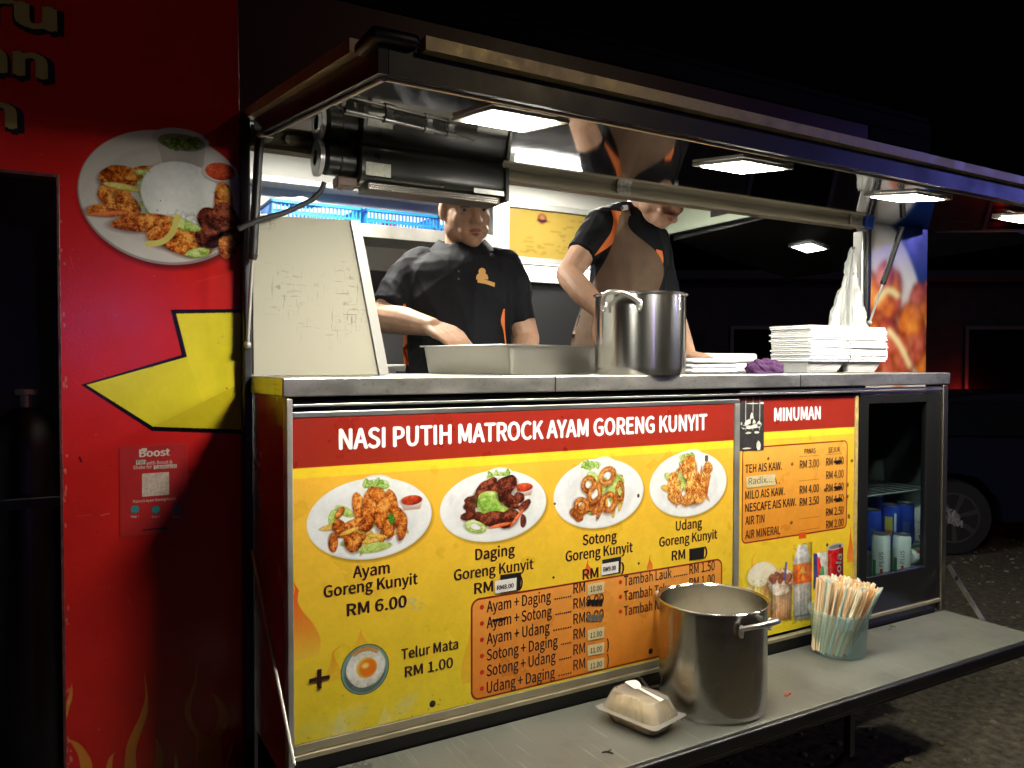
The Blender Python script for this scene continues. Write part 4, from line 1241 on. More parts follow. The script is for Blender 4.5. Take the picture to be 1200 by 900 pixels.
for px, py, w, h in ((884, 499.5, .052, .010), (883, 495, .03, .012), (884, 490, .008, .022), (893, 498, .012, .012), (875, 501, .014, .006), (892, 522, .014, .016), (896, 472.5, .012, .004), (885, 473, .03, .002), (878, 526, .02, .003), (872, 497, .004, .006), (880, 507.5, .014, .004), (890, 507, .014, .0045)):
    scrap(px, py, w, h)
for px in (877, 885.5, 893.5):
    c_ = onY(px, 484, FRONT); m.prism([(c_.x-.0008, 1.6099, c_.z-.05), (c_.x+.0008, 1.6099, c_.z-.05), (c_.x+.0008, 1.6099, c_.z+.045), (c_.x-.0008, 1.6099, c_.z+.045)], (0, -.0002, 0))
m.build('torn_print', mat('torn_paper', (.62, .60, .52), .6, noise=.2, nscale=90), bst)
m = MB(); m.box((2.1695, 1.6085, .71), (2.1835, 1.618, 1.405), .001); m.build('edge_strip', mat('yellowed_edge', (.45, .33, .12), .5, noise=.3, nscale=40), dboard)

o_ = onY(988.5, 682, FRONT)
lettering('can_lettering', 'Cola', 0, .085, 0, .024, 0, INKW, dboard, .02, xdir=(.05, 0, 1), zdir=(-1, 0, .15), org=(o_.x, 1.6108, o_.z))

# ================================================================== DRINKS FRIDGE
fridge = thing('drinks_fridge', (2.4, 1.75, .66), 'black glass-door fridge with soft drink cans, at the right end of the counter', 'fridge')
FX0, FX1, FZ0, FZ1 = 2.1905, 2.612, .67, 1.404
gx0, gx1 = BX(1019.5, 560), BX(1088, 560)
gz0 = BZ(1019.5, 679); gz1 = 1.375
gz0 = (BZ(1019.5, 679)+BZ(1087, 662.5))/2
m = MB()
m.box((FX0, 1.606, FZ0), (gx0, 1.628, FZ1), .002); m.box((gx1, 1.606, FZ0), (FX1, 1.628, FZ1), .002)
m.box((gx0+.0002, 1.6065, FZ0), (gx1-.0002, 1.6275, gz0), .002); m.box((gx0+.0002, 1.6065, gz1), (gx1-.0002, 1.6275, FZ1), .002)
m.build('door_frame', mat('fridge_black', (.012, .012, .012), .22, rvar=.05, nscale=8), fridge)
m = MB(); m.box((gx0+.0004, 1.614, gz0+.0004), (gx1-.0004, 1.618, gz1-.0004)); m.build('door_glass', window_glass('fridge_glass', (.86, .93, .92)), fridge)
BSTEP = onY(1047.5, 640, 1.717).z
m = MB()
IN = mat('fridge_lining', (.09, .11, .105), .5, noise=.1)
FXR = 2.745
m.box((FX0, 1.63, FZ0), (FX0+.01, 1.9, FZ1)); m.box((FXR-.01, 1.70, FZ0), (FXR, 1.9, FZ1)); m.box((FX0, 1.901, FZ0), (FXR, 1.91, FZ1)); m.hexa([(2.6425, 1.664, FZ0), (FXR-.011, 1.701, FZ0), (FXR-.011, 1.704, FZ0), (2.6425, 1.667, FZ0), (2.6425, 1.664, FZ1), (FXR-.011, 1.701, FZ1), (FXR-.011, 1.704, FZ1), (2.6425, 1.667, FZ1)])
m.box((FX0+.011, 1.63, FZ1-.012), (FX1-.011, 1.9, FZ1-.001)); m.box((FX0+.011, 1.63, FZ0), (FX1-.001, 1.9, gz0-.03)); m.box((FX1, 1.703, FZ0), (FXR-.011, 1.9, gz0-.03)); m.box((FX1-.01, 1.703, FZ1-.012), (FXR-.011, 1.9, FZ1-.001))
m.build('cabinet', IN, fridge)
m = MB()
for z in (1.06, 1.065):
    pass
for k in range(9): m.tube([(FX0+.012+k*.049, 1.64, 1.075), (FX0+.012+k*.049, 1.9, 1.075)], .002, 6)
m.tube([(FX0+.012, 1.64, 1.073), (FX1-.012, 1.64, 1.073)], .003, 6); m.tube([(FX0+.012, 1.9, 1.073), (FX1-.012, 1.9, 1.073)], .003, 6)
m.build('wire_shelf', mat('wire_grey', (.3, .32, .32), .4, .6), fridge)
m = MB(); m.box((FX0+.012, 1.688, gz0-.029), (FXR-.012, 1.9, BSTEP)); m.box((2.512, 1.632, gz0-.029), (2.6105, 1.687, gz0-.006)); m.build('back_step', mat('fridge_lining_dark', (.10, .12, .12), .5), fridge)
BLUE = mat('can_blue', (.03, .07, .48), .25, .15, noise=.15, nscale=60)
SILV = mat('can_silver', (.72, .76, .76), .3, .15, noise=.08, nscale=60)
CANT = mat('can_top', (.6, .6, .6), .3, 1.0)
YEL = mat('can_yellow', (.55, .5, .06), .35); ORG_ = mat('can_orange', (.55, .2, .04), .35); REDM = mat('can_red', (.5, .03, .02), .35); GRN = mat('can_green', (.03, .25, .07), .35); NAVY = mat('can_navy', (.01, .015, .06), .35)
def make_can(c, r, h, body, label, art, M=None):
    t_ = thing('drink_can', c, label, 'drink can', 'drink cans in the fridge')
    c = Vector(c)
    M = M if M is not None else Matrix.Identity(3)
    m = MB(); m.lathe([(r*.80, .0), (r*.97, h*.05), (r, h*.08), (r, h*.9), (r*.9, h*.955)], c, 28, M); m.build('body', body, t_, smooth=True)
    m = MB(); m.lathe([(r*.905, h*.956), (r*.92, h*.985), (r*.87, h*.99), (r*.84, h*.965)], c, 28, M)
    m.box(c+M @ Vector((-.004, -.012, h*.966)), c+M @ Vector((.004, .006, h*.972))) if M == Matrix.Identity(3) else None
    m.build('can_lid', CANT, t_, smooth=True)
    TURN = -.62
    def wrap(th0, th1, z0, z1, dr, n=8):
        th0 += TURN; th1 += TURN
        m = MB(); R = []
        for i in range(n+1):
            th = th0+(th1-th0)*i/n
            R.append([c+M @ Vector((math.cos(th)*(r+d_), math.sin(th)*(r+d_), zz)) for d_, zz in ((.0002, z0), (dr, z0), (dr, z1), (.0002, z1))])
        m.rings(R, True, True); return m
    if art == 'blue':
        wrap(-2.6, -1.75, h*.42, h*.72, .0006).build('print_patch', YEL, t_); wrap(-2.55, -1.8, h*.25, h*.42, .0007).build('print_patch', ORG_, t_)
        wrap(-1.55, -1.28, h*.12, h*.8, .0006).build('print_patch', SILV, t_)
    elif art == 'blue2':
        wrap(-2.2, -1.4, h*.12, h*.55, .0006).build('print_patch', mat('can_midblue', (.08, .14, .38), .3, .4), t_)
    elif art == 'white':
        wrap(-2.9, -2.45, h*.05, h*.4, .0006).build('print_patch', GRN, t_)
        wrap(-2.0, -1.7, h*.10, h*.22, .0007).build('print_patch', REDM, t_)
        # PLUS, running up the can and following its curve
        me = raw_text('PLUS', .0); xs = [v_.co.x for v_ in me.vertices]; ln = max(xs)
        for v_ in me.vertices:
            zz = h*(.26+.34*v_.co.x/ln); th = TURN-1.66-v_.co.y/CAP*.46
            v_.co = c+M @ Vector((math.cos(th)*(r+.0008), math.sin(th)*(r+.0008), zz))
        put('lettering', me, NAVY, t_)
    elif art == 'lying':
        wrap(-2.4, -1.9, h*.1, h*.9, .0006).build('print_patch', REDM, t_); wrap(-2.95, -2.5, h*.1, h*.9, .0006).build('print_patch', GRN, t_); wrap(-1.4, -1.0, h*.2, h*.85, .0006).build('print_patch', NAVY, t_)
    return t_
def can_at(px, pyb, pyt, y, body, label, art, r=.0285, zb=None):
    b = onY(px, pyb, y); t_ = onY(px, pyt, y)
    if zb is not None: b.z = zb
    return make_can((b.x, y, b.z), r, t_.z-b.z, body, label, art)
FR_ = gz0+.0005
# front row stands on the cabinet floor, back row on the step behind
can_at(1043.5, 641, 590, 1.717, BLUE, 'blue soft drink can with a yellow and orange picture, behind the white cans', 'blue', zb=BSTEP+.0005)
can_at(1021.5, 646, 596, 1.722, BLUE, 'blue soft drink can cut off by the left edge of the fridge glass', 'blue2', zb=BSTEP+.0005)
can_at(1060.5, 637, 588, 1.722, BLUE, 'plain blue soft drink can, second from the right in the back row', 'blue2', zb=BSTEP+.0005)
can_at(1077, 636, 592, 1.722, SILV, 'white soft drink can in the back row, at the right edge of the fridge glass', 'white', zb=BSTEP+.0005)
can_at(1025, 605, 579, 1.86, BLUE, 'blue soft drink can deep in the fridge, only its top in sight', 'blue2', zb=BSTEP+.0005)
can_at(1032, 672.5, 624, 1.665, SILV, 'white can with dark lettering and a red dot, front row left', 'white', zb=gz0-.0295)
can_at(1056.5, 668, 625, 1.665, SILV, 'white can with lettering to its right side, front row middle', 'white', zb=gz0-.0295)
b = onY(1077, 660, 1.66)
make_can((b.x-.055, 1.659, gz0-.006+.0265), .026, .11, SILV, 'white can with red and green marks lying on its side in the fridge', 'lying', Matrix.Rotation(rad(90), 3, 'Y') @ Matrix.Rotation(rad(20), 3, 'Z'))

# ================================================================== POTS
def handle(c, ang, r, z, w, out, tilt, par, mtl=None):
    """strap handle standing off the pot wall"""
    c = Vector(c); d = Vector((math.cos(ang), math.sin(ang), 0)); s = Vector((-d.y, d.x, 0))
    P = []
    for k in range(13):
        t_ = -1+2*k/12
        o_ = out*(1-abs(t_)**3.0)
        P.append(c+d*(r+.003+o_)+s*(w/2*(t_*(1.0)))+Vector((0, 0, z+tilt*o_/out)))
    m = MB(); m.tube(P, [.0062]*13, 10)
    for sg in (-1, 1):
        q = c+d*(r+.0025)+s*(w/2*sg)+Vector((0, 0, z-.006))
        m.ball(q, .01, 10, (.009, .004, .016), Matrix.Rotation(ang-math.pi/2, 3, 'Z'))
        m.ball(q+d*.003+Vector((0, 0, -.012)), .003, 8); m.ball(q+d*.003+Vector((0, 0, .004)), .003, 8)
    return m.build('handle', mtl or STEEL, par, smooth=True)
def stock_pot(name, c, r, h, label, angs, steel, tilt=.02, wh=.11, out=.05):
    t_ = thing(name, c, label, 'stock pot')
    m = MB()
    w = .0022
    m.lathe([(r*.9, .0015), (r*.965, .0), (r*.985, .006), (r, .02), (r, h-.006), (r+.0055, h-.003), (r+.006, h), (r+.002, h+.002), (r-w, h-.002), (r-w, .012), (r*.9, .006)], c, 72)
    m.build('body', steel, t_, smooth=True)
    for a in angs: handle(c, a, r, h-.03, wh, out, tilt, t_)
    return t_
def brushed_pot(name, col, rough, an):
    """steel brushed round and round: highlights stretch into upright streaks"""
    m = mat(name, col, rough, 1.0, noise=.04, nscale=3)
    N, L = nodes_of(m); b = N['Principled BSDF']
    t = N.new('ShaderNodeTangent'); t.direction_type = 'RADIAL'; t.axis = 'Z'
    b.inputs['Anisotropic'].default_value = an
    b.inputs['Anisotropic Rotation'].default_value = .25
    L.new(t.outputs[0], b.inputs['Tangent'])
    return m
POTS = brushed_pot('pot_steel', (.74, .73, .69), .20, .75)
POTD = brushed_pot('pot_steel_worn', (.44, .42, .38), .21, .72)
stock_pot('stock_pot', (1.383, 1.70, CZ1+.0005), .1225, .215, 'bright tall steel pot standing on the counter edge before the bending man', (rad(-152), rad(28)), POTS, .026, .10, .045)
# larger pot on the shelf
pb = onZ(841, 857, SZ)
R2 = .131
pc = Vector((1.412, 1.447, SZ+.0005))
pot2 = stock_pot('stock_pot', pc, R2, .262, 'large dull steel pot with a side handle, standing open on the fold-down shelf', (rad(-87), rad(93)), POTD, .02, .10, .05)
m = MB(); m.lathe([(.001, .168), (R2*.6, .17), (R2-.004, .168), (R2-.004, .16), (.001, .16)], pc, 48)
m.build('soup', mat('pale_broth', (.62, .58, .45), .15, noise=.12, nscale=25, bump=.25, bscale=30), pot2, smooth=True)

def add_wear(m, amt, seed, sc=(160, 3.0), col=(.5, .5, .48)):
    """thin scratches in two directions and blurred stains, mixed into an existing material"""
    N, L = nodes_of(m); b = N['Principled BSDF']
    src = b.inputs['Base Color'].links[0].from_socket if b.inputs['Base Color'].links else None
    tc = N.new('ShaderNodeTexCoord'); total = None
    for i, ang in enumerate((.35, -.9)):
        mp = N.new('ShaderNodeMapping'); mp.inputs['Rotation'].default_value = (0, 0, ang+seed); mp.inputs['Scale'].default_value = (1, .035, 1); mp.inputs['Location'].default_value = (seed, i, 0)
        L.new(tc.outputs['Object'], mp.inputs[0])
        nz = N.new('ShaderNodeTexNoise'); nz.inputs['Scale'].default_value = sc[0]; nz.inputs['Detail'].default_value = 2; L.new(mp.outputs[0], nz.inputs['Vector'])
        r = N.new('ShaderNodeMapRange'); r.inputs[1].default_value = .66; r.inputs[2].default_value = .72; L.new(nz.outputs[0], r.inputs[0])
        if total is None: total = r
        else:
            a = N.new('ShaderNodeMath'); a.operation = 'MAXIMUM'; L.new(total.outputs[0], a.inputs[0]); L.new(r.outputs[0], a.inputs[1]); total = a
    k = N.new('ShaderNodeMath'); k.operation = 'MULTIPLY'; k.inputs[1].default_value = amt; L.new(total.outputs[0], k.inputs[0])
    mx = N.new('ShaderNodeMix'); mx.data_type = 'RGBA'; mx.inputs['B'].default_value = (*col, 1)
    if src: L.new(src, mx.inputs['A'])
    else: mx.inputs['A'].default_value = b.inputs['Base Color'].default_value
    L.new(k.outputs[0], mx.inputs['Factor'])
    st = N.new('ShaderNodeTexNoise'); st.inputs['Scale'].default_value = sc[1]*2.2; st.inputs['Detail'].default_value = 7; st.inputs['Roughness'].default_value = .7; L.new(tc.outputs['Object'], st.inputs['Vector'])
    sr_ = N.new('ShaderNodeMapRange'); sr_.inputs[1].default_value = .52; sr_.inputs[2].default_value = .68; sr_.inputs[3].default_value = 1.0; sr_.inputs[4].default_value = .72; L.new(st.outputs[0], sr_.inputs[0])
    mu = N.new('ShaderNodeMix'); mu.data_type = 'RGBA'; mu.blend_type = 'MULTIPLY'; mu.inputs['Factor'].default_value = 1
    L.new(mx.outputs['Result'], mu.inputs['A']); L.new(sr_.outputs[0], mu.inputs['B']); L.new(mu.outputs['Result'], b.inputs['Base Color'])
add_wear(MATS['grey_laminate'], .35, 1.0, col=(.30, .30, .26))
add_wear(STEEL_H, .5, 2.0, (120, 6.0), (.25, .24, .2))
add_wear(MATS['pot_steel_worn'], .3, 3.0, (120, 4.0), (.7, .68, .6))

# ================================================================== THINGS ON THE COUNTER
TZ = CZ1
tray = thing('steel_tray', (.9, 1.95, TZ), 'deep rectangular steel tray on the counter in front of the standing man', 'steel tray')
cn = at(600, 402, 2.0); lf = at(487, 407, 2.25); rt = at(718, 409, 2.3)
ztop = 1.552
C2 = Vector((cn.x, cn.y)); L2 = Vector((lf.x, lf.y)); R2v = Vector((rt.x, rt.y))
U_ = (L2-C2); V_ = (R2v-C2)
U_n = U_.normalized(); V_n = Vector((-U_n.y, U_n.x)); V_n = V_n if V_n.dot(V_) > 0 else -V_n
ul, vl = U_.length, V_.length
def tr(u_, v_, z): q = C2+U_n*u_+V_n*v_; return Vector((q.x, q.y, z))
def rr_ring(ins, z, rad_=.03, n=6):
    P = []
    a, b_ = ul-2*ins, vl-2*ins
    r_ = max(.004, rad_-ins)
    for (cu_, cv_, t0) in ((ul-ins-r_, vl-ins-r_, 0), (ins+r_, vl-ins-r_, 90), (ins+r_, ins+r_, 180), (ul-ins-r_, ins+r_, 270)):
        for k in range(n+1):
            t_ = rad(t0+90*k/n); P.append(tr(cu_+r_*math.cos(t_), cv_+r_*math.sin(t_), z))
    return P
m = MB(); m.rings([rr_ring(.028, TZ+.0006), rr_ring(.024, TZ+.005), rr_ring(.012, ztop-.004), rr_ring(.0, ztop-.0035), rr_ring(-.001, ztop-.001), rr_ring(.0, ztop), rr_ring(.013, ztop-.0012), rr_ring(.0255, TZ+.007)], True, True)
m.build('pan', STEEL, tray, smooth=True)
chk = Random_ = random.Random(6)
mt = MB()
for k in range(60):
    u_, v_ = chk.uniform(.06, ul-.06), chk.uniform(.06, vl-.06)
    p = tr(u_, v_, TZ+.016+chk.uniform(0, .018)); mt.ball(p, .02, 8, (.02, .013, .012), Matrix.Rotation(chk.uniform(0, 3), 3, 'Z'))
fc = mt.build('fried_chicken_heap', mat('fried_crust', (.35, .14, .03), .5, noise=.5, nscale=50, bump=.5, bscale=120), None, smooth=True)
tag(fc, 'heap of small fried pieces lying in the rectangular steel tray', 'fried food'); fc['kind'] = 'stuff'
bowl = thing('steel_bowl', (1.25, 2.05, TZ), 'shallow round steel pan behind the tray, only its rim in sight', 'steel pan')
bc = at(672, 402, 2.46)
m = MB(); m.lathe([(.07, .0008), (.085, .003), (.098, .072), (.104, .075), (.104, .077), (.097, .0765), (.083, .006), (.05, .004)], (bc.x, bc.y, TZ), 40); m.build('pan', STEEL, bowl, smooth=True)
# scratched steel guard
guard = thing('fryer_guard', (.55, 1.9, TZ), 'scratched cream metal guard with a slanting right edge, left on the counter', 'metal guard')
gm = bpy.data.materials.new('scratched_cream'); gm.use_nodes = True
N, L = nodes_of(gm); b_ = N['Principled BSDF']; b_.inputs['Roughness'].default_value = .6; b_.inputs['Specular IOR Level'].default_value = .25
tc = N.new('ShaderNodeTexCoord')
acc = None
for (sc, ax, th) in ((190, (1, .12, .12), .625), (170, (.12, .1, 1), .64), (45, (1, 1, 1), .66)):
    mp = N.new('ShaderNodeMapping'); mp.inputs['Scale'].default_value = ax; mp.inputs['Rotation'].default_value = (0, 1.0 if th > .63 else -.35, 0)
    L.new(tc.outputs['Object'], mp.inputs[0])
    nz = N.new('ShaderNodeTexNoise'); nz.inputs['Scale'].default_value = sc; nz.inputs['Detail'].default_value = 3; L.new(mp.outputs[0], nz.inputs['Vector'])
    r_ = N.new('ShaderNodeMapRange'); r_.inputs[1].default_value = th-.03; r_.inputs[2].default_value = th+.02; L.new(nz.outputs[0], r_.inputs[0])
    if acc is None: acc = r_
    else:
        a_ = N.new('ShaderNodeMath'); a_.operation = 'MAXIMUM'; L.new(acc.outputs[0], a_.inputs[0]); L.new(r_.outputs[0], a_.inputs[1]); acc = a_
wh = N.new('ShaderNodeTexNoise'); wh.inputs['Scale'].default_value = 4.5; L.new(tc.outputs['Object'], wh.inputs['Vector'])
wr = N.new('ShaderNodeMapRange'); wr.inputs[1].default_value = .47; wr.inputs[2].default_value = .62; L.new(wh.outputs[0], wr.inputs[0])
mm = N.new('ShaderNodeMath'); mm.operation = 'MULTIPLY'; L.new(acc.outputs[0], mm.inputs[0]); L.new(wr.outputs[0], mm.inputs[1])
mx = N.new('ShaderNodeMix'); mx.data_type = 'RGBA'; mx.inputs['A'].default_value = (.44, .42, .32, 1); mx.inputs['B'].default_value = (.17, .155, .11, 1)
L.new(mm.outputs[0], mx.inputs['Factor']); L.new(mx.outputs['Result'], b_.inputs['Base Color'])
gp = [onY(px, py, 1.90) for px, py in ((285, 250), (409, 258), (443, 437), (285, 438))]
gp[0].x = gp[3].x = .40; gp[3].z = gp[2].z = TZ+.0007
m = MB(); m.prism([(p.x, 1.90, p.z) for p in gp], (0, .012, 0)); m.build('sheet', gm, guard)
g2 = [onY(px, py, 1.90) for px, py in ((410, 258), (421, 259), (455, 436), (444, 437))]
g2[2].z = g2[3].z = TZ+.0007
m = MB(); m.prism([(p.x, 1.894, p.z) for p in g2], (0, .3, 0)); m.build('flange', mat('guard_edge', (.58, .57, .52), .35, .3), guard)

# open foam boxes, nested
FOAM = mat('white_foam', (.86, .86, .84), .45, bump=.12, bscale=500, sub=.0)
def foam_mesh(cx0, z0):
    m = MB()
    W, D, H = .195, .165, .042
    def rring(cx, w, d, z, r=.03, n=5, ribs=0):
        P = []
        for (sx, sy, t0) in ((1, 1, 0), (-1, 1, 90), (-1, -1, 180), (1, -1, 270)):
            for k in range(n+1):
                t_ = rad(t0+90*k/n); P.append(Vector((cx+sx*(w/2-r)+r*math.cos(t_), sy*(d/2-r)+r*math.sin(t_), z)))
        return P
    for s in (-1, 1):
        cx = s*(W/2+.004)
        # fluted walls: dense rings of points, the wall in and out in small ribs
        def flut(w, d, z, amp):
            P = []
            per = []
            nx, ny = 60, 50
            for i in range(nx): per.append((cx-w/2+w*i/nx, -d/2, 0, -1))
            for i in range(ny): per.append((cx+w/2, -d/2+d*i/ny, 1, 0))
            for i in range(nx): per.append((cx+w/2-w*i/nx, d/2, 0, 1))
            for i in range(ny): per.append((cx-w/2, d/2-d*i/ny, -1, 0))
            for i, (x, y, a, b) in enumerate(per):
                k = amp*(1 if (i//2) % 2 else -1)
                P.append(Vector((x+a*k, y+b*k, z)))
            return P
        m.rings([flut(W-.05, D-.05, .0005, 0), flut(W-.046, D-.046, .006, .0012), flut(W-.02, D-.02, H-.008, .0012), flut(W-.016, D-.016, H-.006, 0), flut(W, D, H-.005, 0), flut(W+.001, D+.001, H-.002, 0), flut(W, D, H, 0), flut(W-.016, D-.016, H-.001, 0), flut(W-.05, D-.05, .006, 0)], True, True)
    return m
fx, fy = 2.335, 1.84
fm = foam_mesh(0, 0).mesh('foam_box', (0, 0, 0), smooth=True)
fm.materials.append(FOAM)
rf = random.Random(21)
NF = 18
for i in range(NF):
    o = bpy.data.objects.new('foam_box', fm); COL.objects.link(o)
    o.location = (fx+rf.uniform(-.006, .006), fy+rf.uniform(-.004, .004), TZ+.001+i*.0067)
    o.rotation_euler = (0, 0, rf.uniform(-.015, .015))
    lab = 'open white foam food box nested within the tall stack on the counter'
    if i == 0: lab = 'lowest open white foam food box of the stack, its ribbed side on the counter'
    if i == NF-1: lab = 'topmost open white foam food box of the stack'
    tag(o, lab, 'foam box', 'open foam food boxes in a stack')
# flat white lids and liner sheets left of the stack
tub = thing('steel_canister', (2.15, 2.06, TZ), 'steel canister mostly hidden behind the stack of foam boxes', 'canister')
cc = at(925, 430, 2.98)
m = MB(); zc = onY(912, 384, cc.y).z-TZ; m.lathe([(.054, .001), (.056, .003), (.056, zc-.004), (.060, zc-.002), (.060, zc), (.054, zc-.002), (.054, .006)], (cc.x, cc.y, TZ), 36); m.build('body', STEEL, tub, smooth=True)
def lid_stack(name, c, w, d, n, th, label, cat, group, rz, jit=.004):
    me = MB(); me.box((-w/2, -d/2, 0), (w/2, d/2, th), min(th*.45, .008), 3); me = me.mesh(name, (0, 0, 0), True); me.materials.append(FOAM)
    for i in range(n):
        o = bpy.data.objects.new(name, me); COL.objects.link(o)
        o.location = (c[0]+rf.uniform(-jit, jit), c[1]+rf.uniform(-jit, jit), c[2]+.0006+i*(th+.0006)); o.rotation_euler = (0, 0, rz+rf.uniform(-.02, .02))
        tag(o, label[i], cat, group)
lid_stack('foam_plate', (1.735, 1.86, TZ), .20, .17, 3, .0145, ['flat white foam plate, bottom of the low stack right of the tall pot', 'flat white foam plate, middle of the low stack right of the tall pot', 'flat white foam plate, top of the low stack right of the tall pot'], 'foam plate', 'flat foam plates right of the pot', .05)
lid_stack('foam_tray', (1.985, 2.03, TZ), .24, .16, 2, .032, ['white foam tray, lower of the two behind the purple cloth', 'white foam tray, upper of the two behind the purple cloth'], 'foam tray', 'foam trays behind the purple cloth', .0, .002)
# purple cloth
def crumple(c, rx, ry, h, seed, n=46, amp=.35):
    m = MB(); bmesh.ops.create_icosphere(m.bm, subdivisions=5, radius=1)
    rn = random.Random(seed)
    W_ = [(Vector((rn.gauss(0, 1), rn.gauss(0, 1), rn.gauss(0, 1)))*rn.uniform(1.5, 5), rn.uniform(0, 6.28)) for _ in range(14)]
    for v_ in m.bm.verts:
        p = v_.co.copy(); f_ = sum(abs(math.sin(p.dot(k)+ph))/(k.length**.6) for k, ph in W_)/6
        s = 1+amp*(f_-.75)
        q = Vector((p.x*rx*s, p.y*ry*s, max(p.z, -.15)*h*s+.15*h))
        v_.co = Vector(c)+Vector((q.x, q.y, max(q.z, .0006)))
    return m
pcl = onY(895, 436, 1.70)
m = crumple((pcl.x, 1.70, TZ), .082, .05, .046, 3, amp=1.1)
tag(m.build('cloth', mat('purple_cloth', (.045, .006, .055), .8, noise=.25, nscale=30, bump=.4, bscale=250), None, smooth=True), 'crumpled purple cloth lying at the edge of the counter', 'cloth')
# white plastic bags hanging bunched from the post
m = MB()
bt = onY(1000, 291, 1.86); R = []
prof = [(291, .007, 1000), (297, .015, 999.5), (306, .020, 998.5), (313, .023, 997.5), (318, .025, 997), (323, .021, 997), (330, .030, 996.5), (340, .040, 995.5), (352, .054, 994.5), (364, .066, 994), (376, .074, 993.5), (392, .08, 993.5), (405, .078, 993.5)]
rb_ = random.Random(9); ph = [rb_.uniform(0, 6.28) for _ in range(6)]
prof = [tuple(np.interp(t_, range(len(prof)), [p[k_] for p in prof]) for k_ in range(3)) for t_ in np.linspace(0, len(prof)-1, 34)]
prof = [(a_, r_*(1+.04*math.sin(j_*1.3)+rb_.uniform(-.02, .02)), x_) for j_, (a_, r_, x_) in enumerate(prof)]
for j, (py, r_, px) in enumerate(prof):
    c_ = onY(px, py, 1.89); ring = []
    for k in range(72):
        a = 2*math.pi*k/72
        f_ = 1+.22*math.sin(7*a+ph[0]+j*.03)+.13*math.sin(12*a+ph[1]-j*.05)+.05*math.sin(22*a+ph[2]+j*.12)+.08*math.sin(3*a+ph[3]+j*.25)
        f_ += .05*math.sin(9*a+j*.9+ph[4])*math.sin(j*1.7+3*a+ph[5])+rb_.uniform(-.012, .012)
        ring.append(c_+Vector((math.cos(a)*r_*f_, math.sin(a)*r_*f_*.55, .006*math.sin(5*a+j)+rb_.uniform(-.002, .002))))
    R.append(ring)
m.rings(R, True, True)
bag = m.build('plastic_bags', milky('bag_plastic', (.86, .87, .84), .30, .25), None, smooth=True)
tag(bag, 'bunch of white plastic bags hanging from the post beside the foam boxes', 'plastic bags')

# straws in their tub -------------------------------------------------------
tc_ = onZ(986, 758, SZ); tcx, tcy = 1.985, 1.520
tz = SZ+.0006
TH = onY(985, 712, tcy-.0).z-SZ
TH = .128; TR = .0815
tubm = thing('straw_tub', (tcx, tcy, SZ), 'cloudy plastic tub full of drinking straws on the fold-down shelf', 'plastic tub')
CLOUD = milky('cloudy_plastic', (.80, .90, .90), .81, .25)
m = MB(); m.lathe([(.001, .0), (TR*.86, .0), (TR*.9, .004), (TR*.985, TH-.012), (TR*.985, TH-.01), (TR+.005, TH-.009), (TR+.0055, TH), (TR-.001, TH), (TR*.97, TH-.012), (TR*.885, .006), (.001, .003)], (tcx, tcy, tz), 56); m.build('tub', CLOUD, tubm, smooth=True)
m = MB()
lh = onY(993, 722, tcy-TR)
vd = (Vector((0, 0))-Vector((tcx, tcy))).normalized(); sd = Vector((-vd.y, vd.x))
lc = Vector((tcx, tcy, tz+TH-.018))+Vector((vd.x, vd.y, 0))*(TR+.003)-Vector((sd.x, sd.y, 0))*(-.018)
m.box((-.02, -.004, -.016), (.02, .002, .016), .002, M=Matrix.Translation(lc) @ Matrix.Rotation(math.atan2(vd.y, vd.x)+math.pi/2, 4, 'Z')); m.build('grip_tab', CLOUD, tubm)
smats = []
for i, (a, b2) in enumerate((((.82, .34, .08), (.88, .76, .48)), ((.86, .72, .38), (.90, .86, .70)), ((.86, .85, .78), (.30, .58, .54)), ((.80, .30, .07), (.86, .52, .22)))):
    mm_ = bpy.data.materials.new('straw_plastic'); mm_.use_nodes = True
    N, L = nodes_of(mm_); pb_ = N['Principled BSDF']; pb_.inputs['Roughness'].default_value = .3
    pb_.inputs['Transmission Weight'].default_value = 0
    tcn = N.new('ShaderNodeTexCoord'); mp = N.new('ShaderNodeMapping'); mp.inputs['Rotation'].default_value = (rad(8), 0, 0)
    w_ = N.new('ShaderNodeTexWave'); w_.bands_direction = 'X'; w_.inputs['Scale'].default_value = 190; w_.inputs['Distortion'].default_value = 0
    L.new(tcn.outputs['Object'], mp.inputs[0]); L.new(mp.outputs[0], w_.inputs[0])
    mx = N.new('ShaderNodeMix'); mx.data_type = 'RGBA'; mx.inputs['A'].default_value = (*a, 1); mx.inputs['B'].default_value = (*b2, 1)
    L.new(w_.outputs[0], mx.inputs['Factor']); L.new(mx.outputs['Result'], pb_.inputs['Base Color'])
    smats.append(mm_)
smesh = []
for mm_ in smats:
    m = MB(); n_ = 8; sr = .0031
    prof = [(sr, 0), (sr, .205), (sr*.72, .205), (sr*.72, 0)]
    m.lathe(prof, (0, 0, 0), n_, close=True)
    # join the open ends of the tube wall
    me = m.mesh('drinking_straw', (0, 0, 0), True); me.materials.append(mm_); smesh.append(me)
rs = random.Random(31)
pts = []
while len(pts) < 210:
    a, q = rs.uniform(0, 6.283), math.sqrt(rs.uniform(0, 1))*(TR-.009)
    p = Vector((q*math.cos(a), q*math.sin(a)))
    if all((p-o_).length > .0060 for o_ in pts) or rs.random() < .02: pts.append(p)
LEAN = Vector((.10, -.05))        # they all lean towards the right of the tub
SLAB = ['drinking straw with orange stripes among the straws in the cloudy tub', 'pale yellowish drinking straw among the straws in the cloudy tub', 'white drinking straw with a blue-green stripe in the cloudy tub', 'deep orange drinking straw among the straws in the cloudy tub']
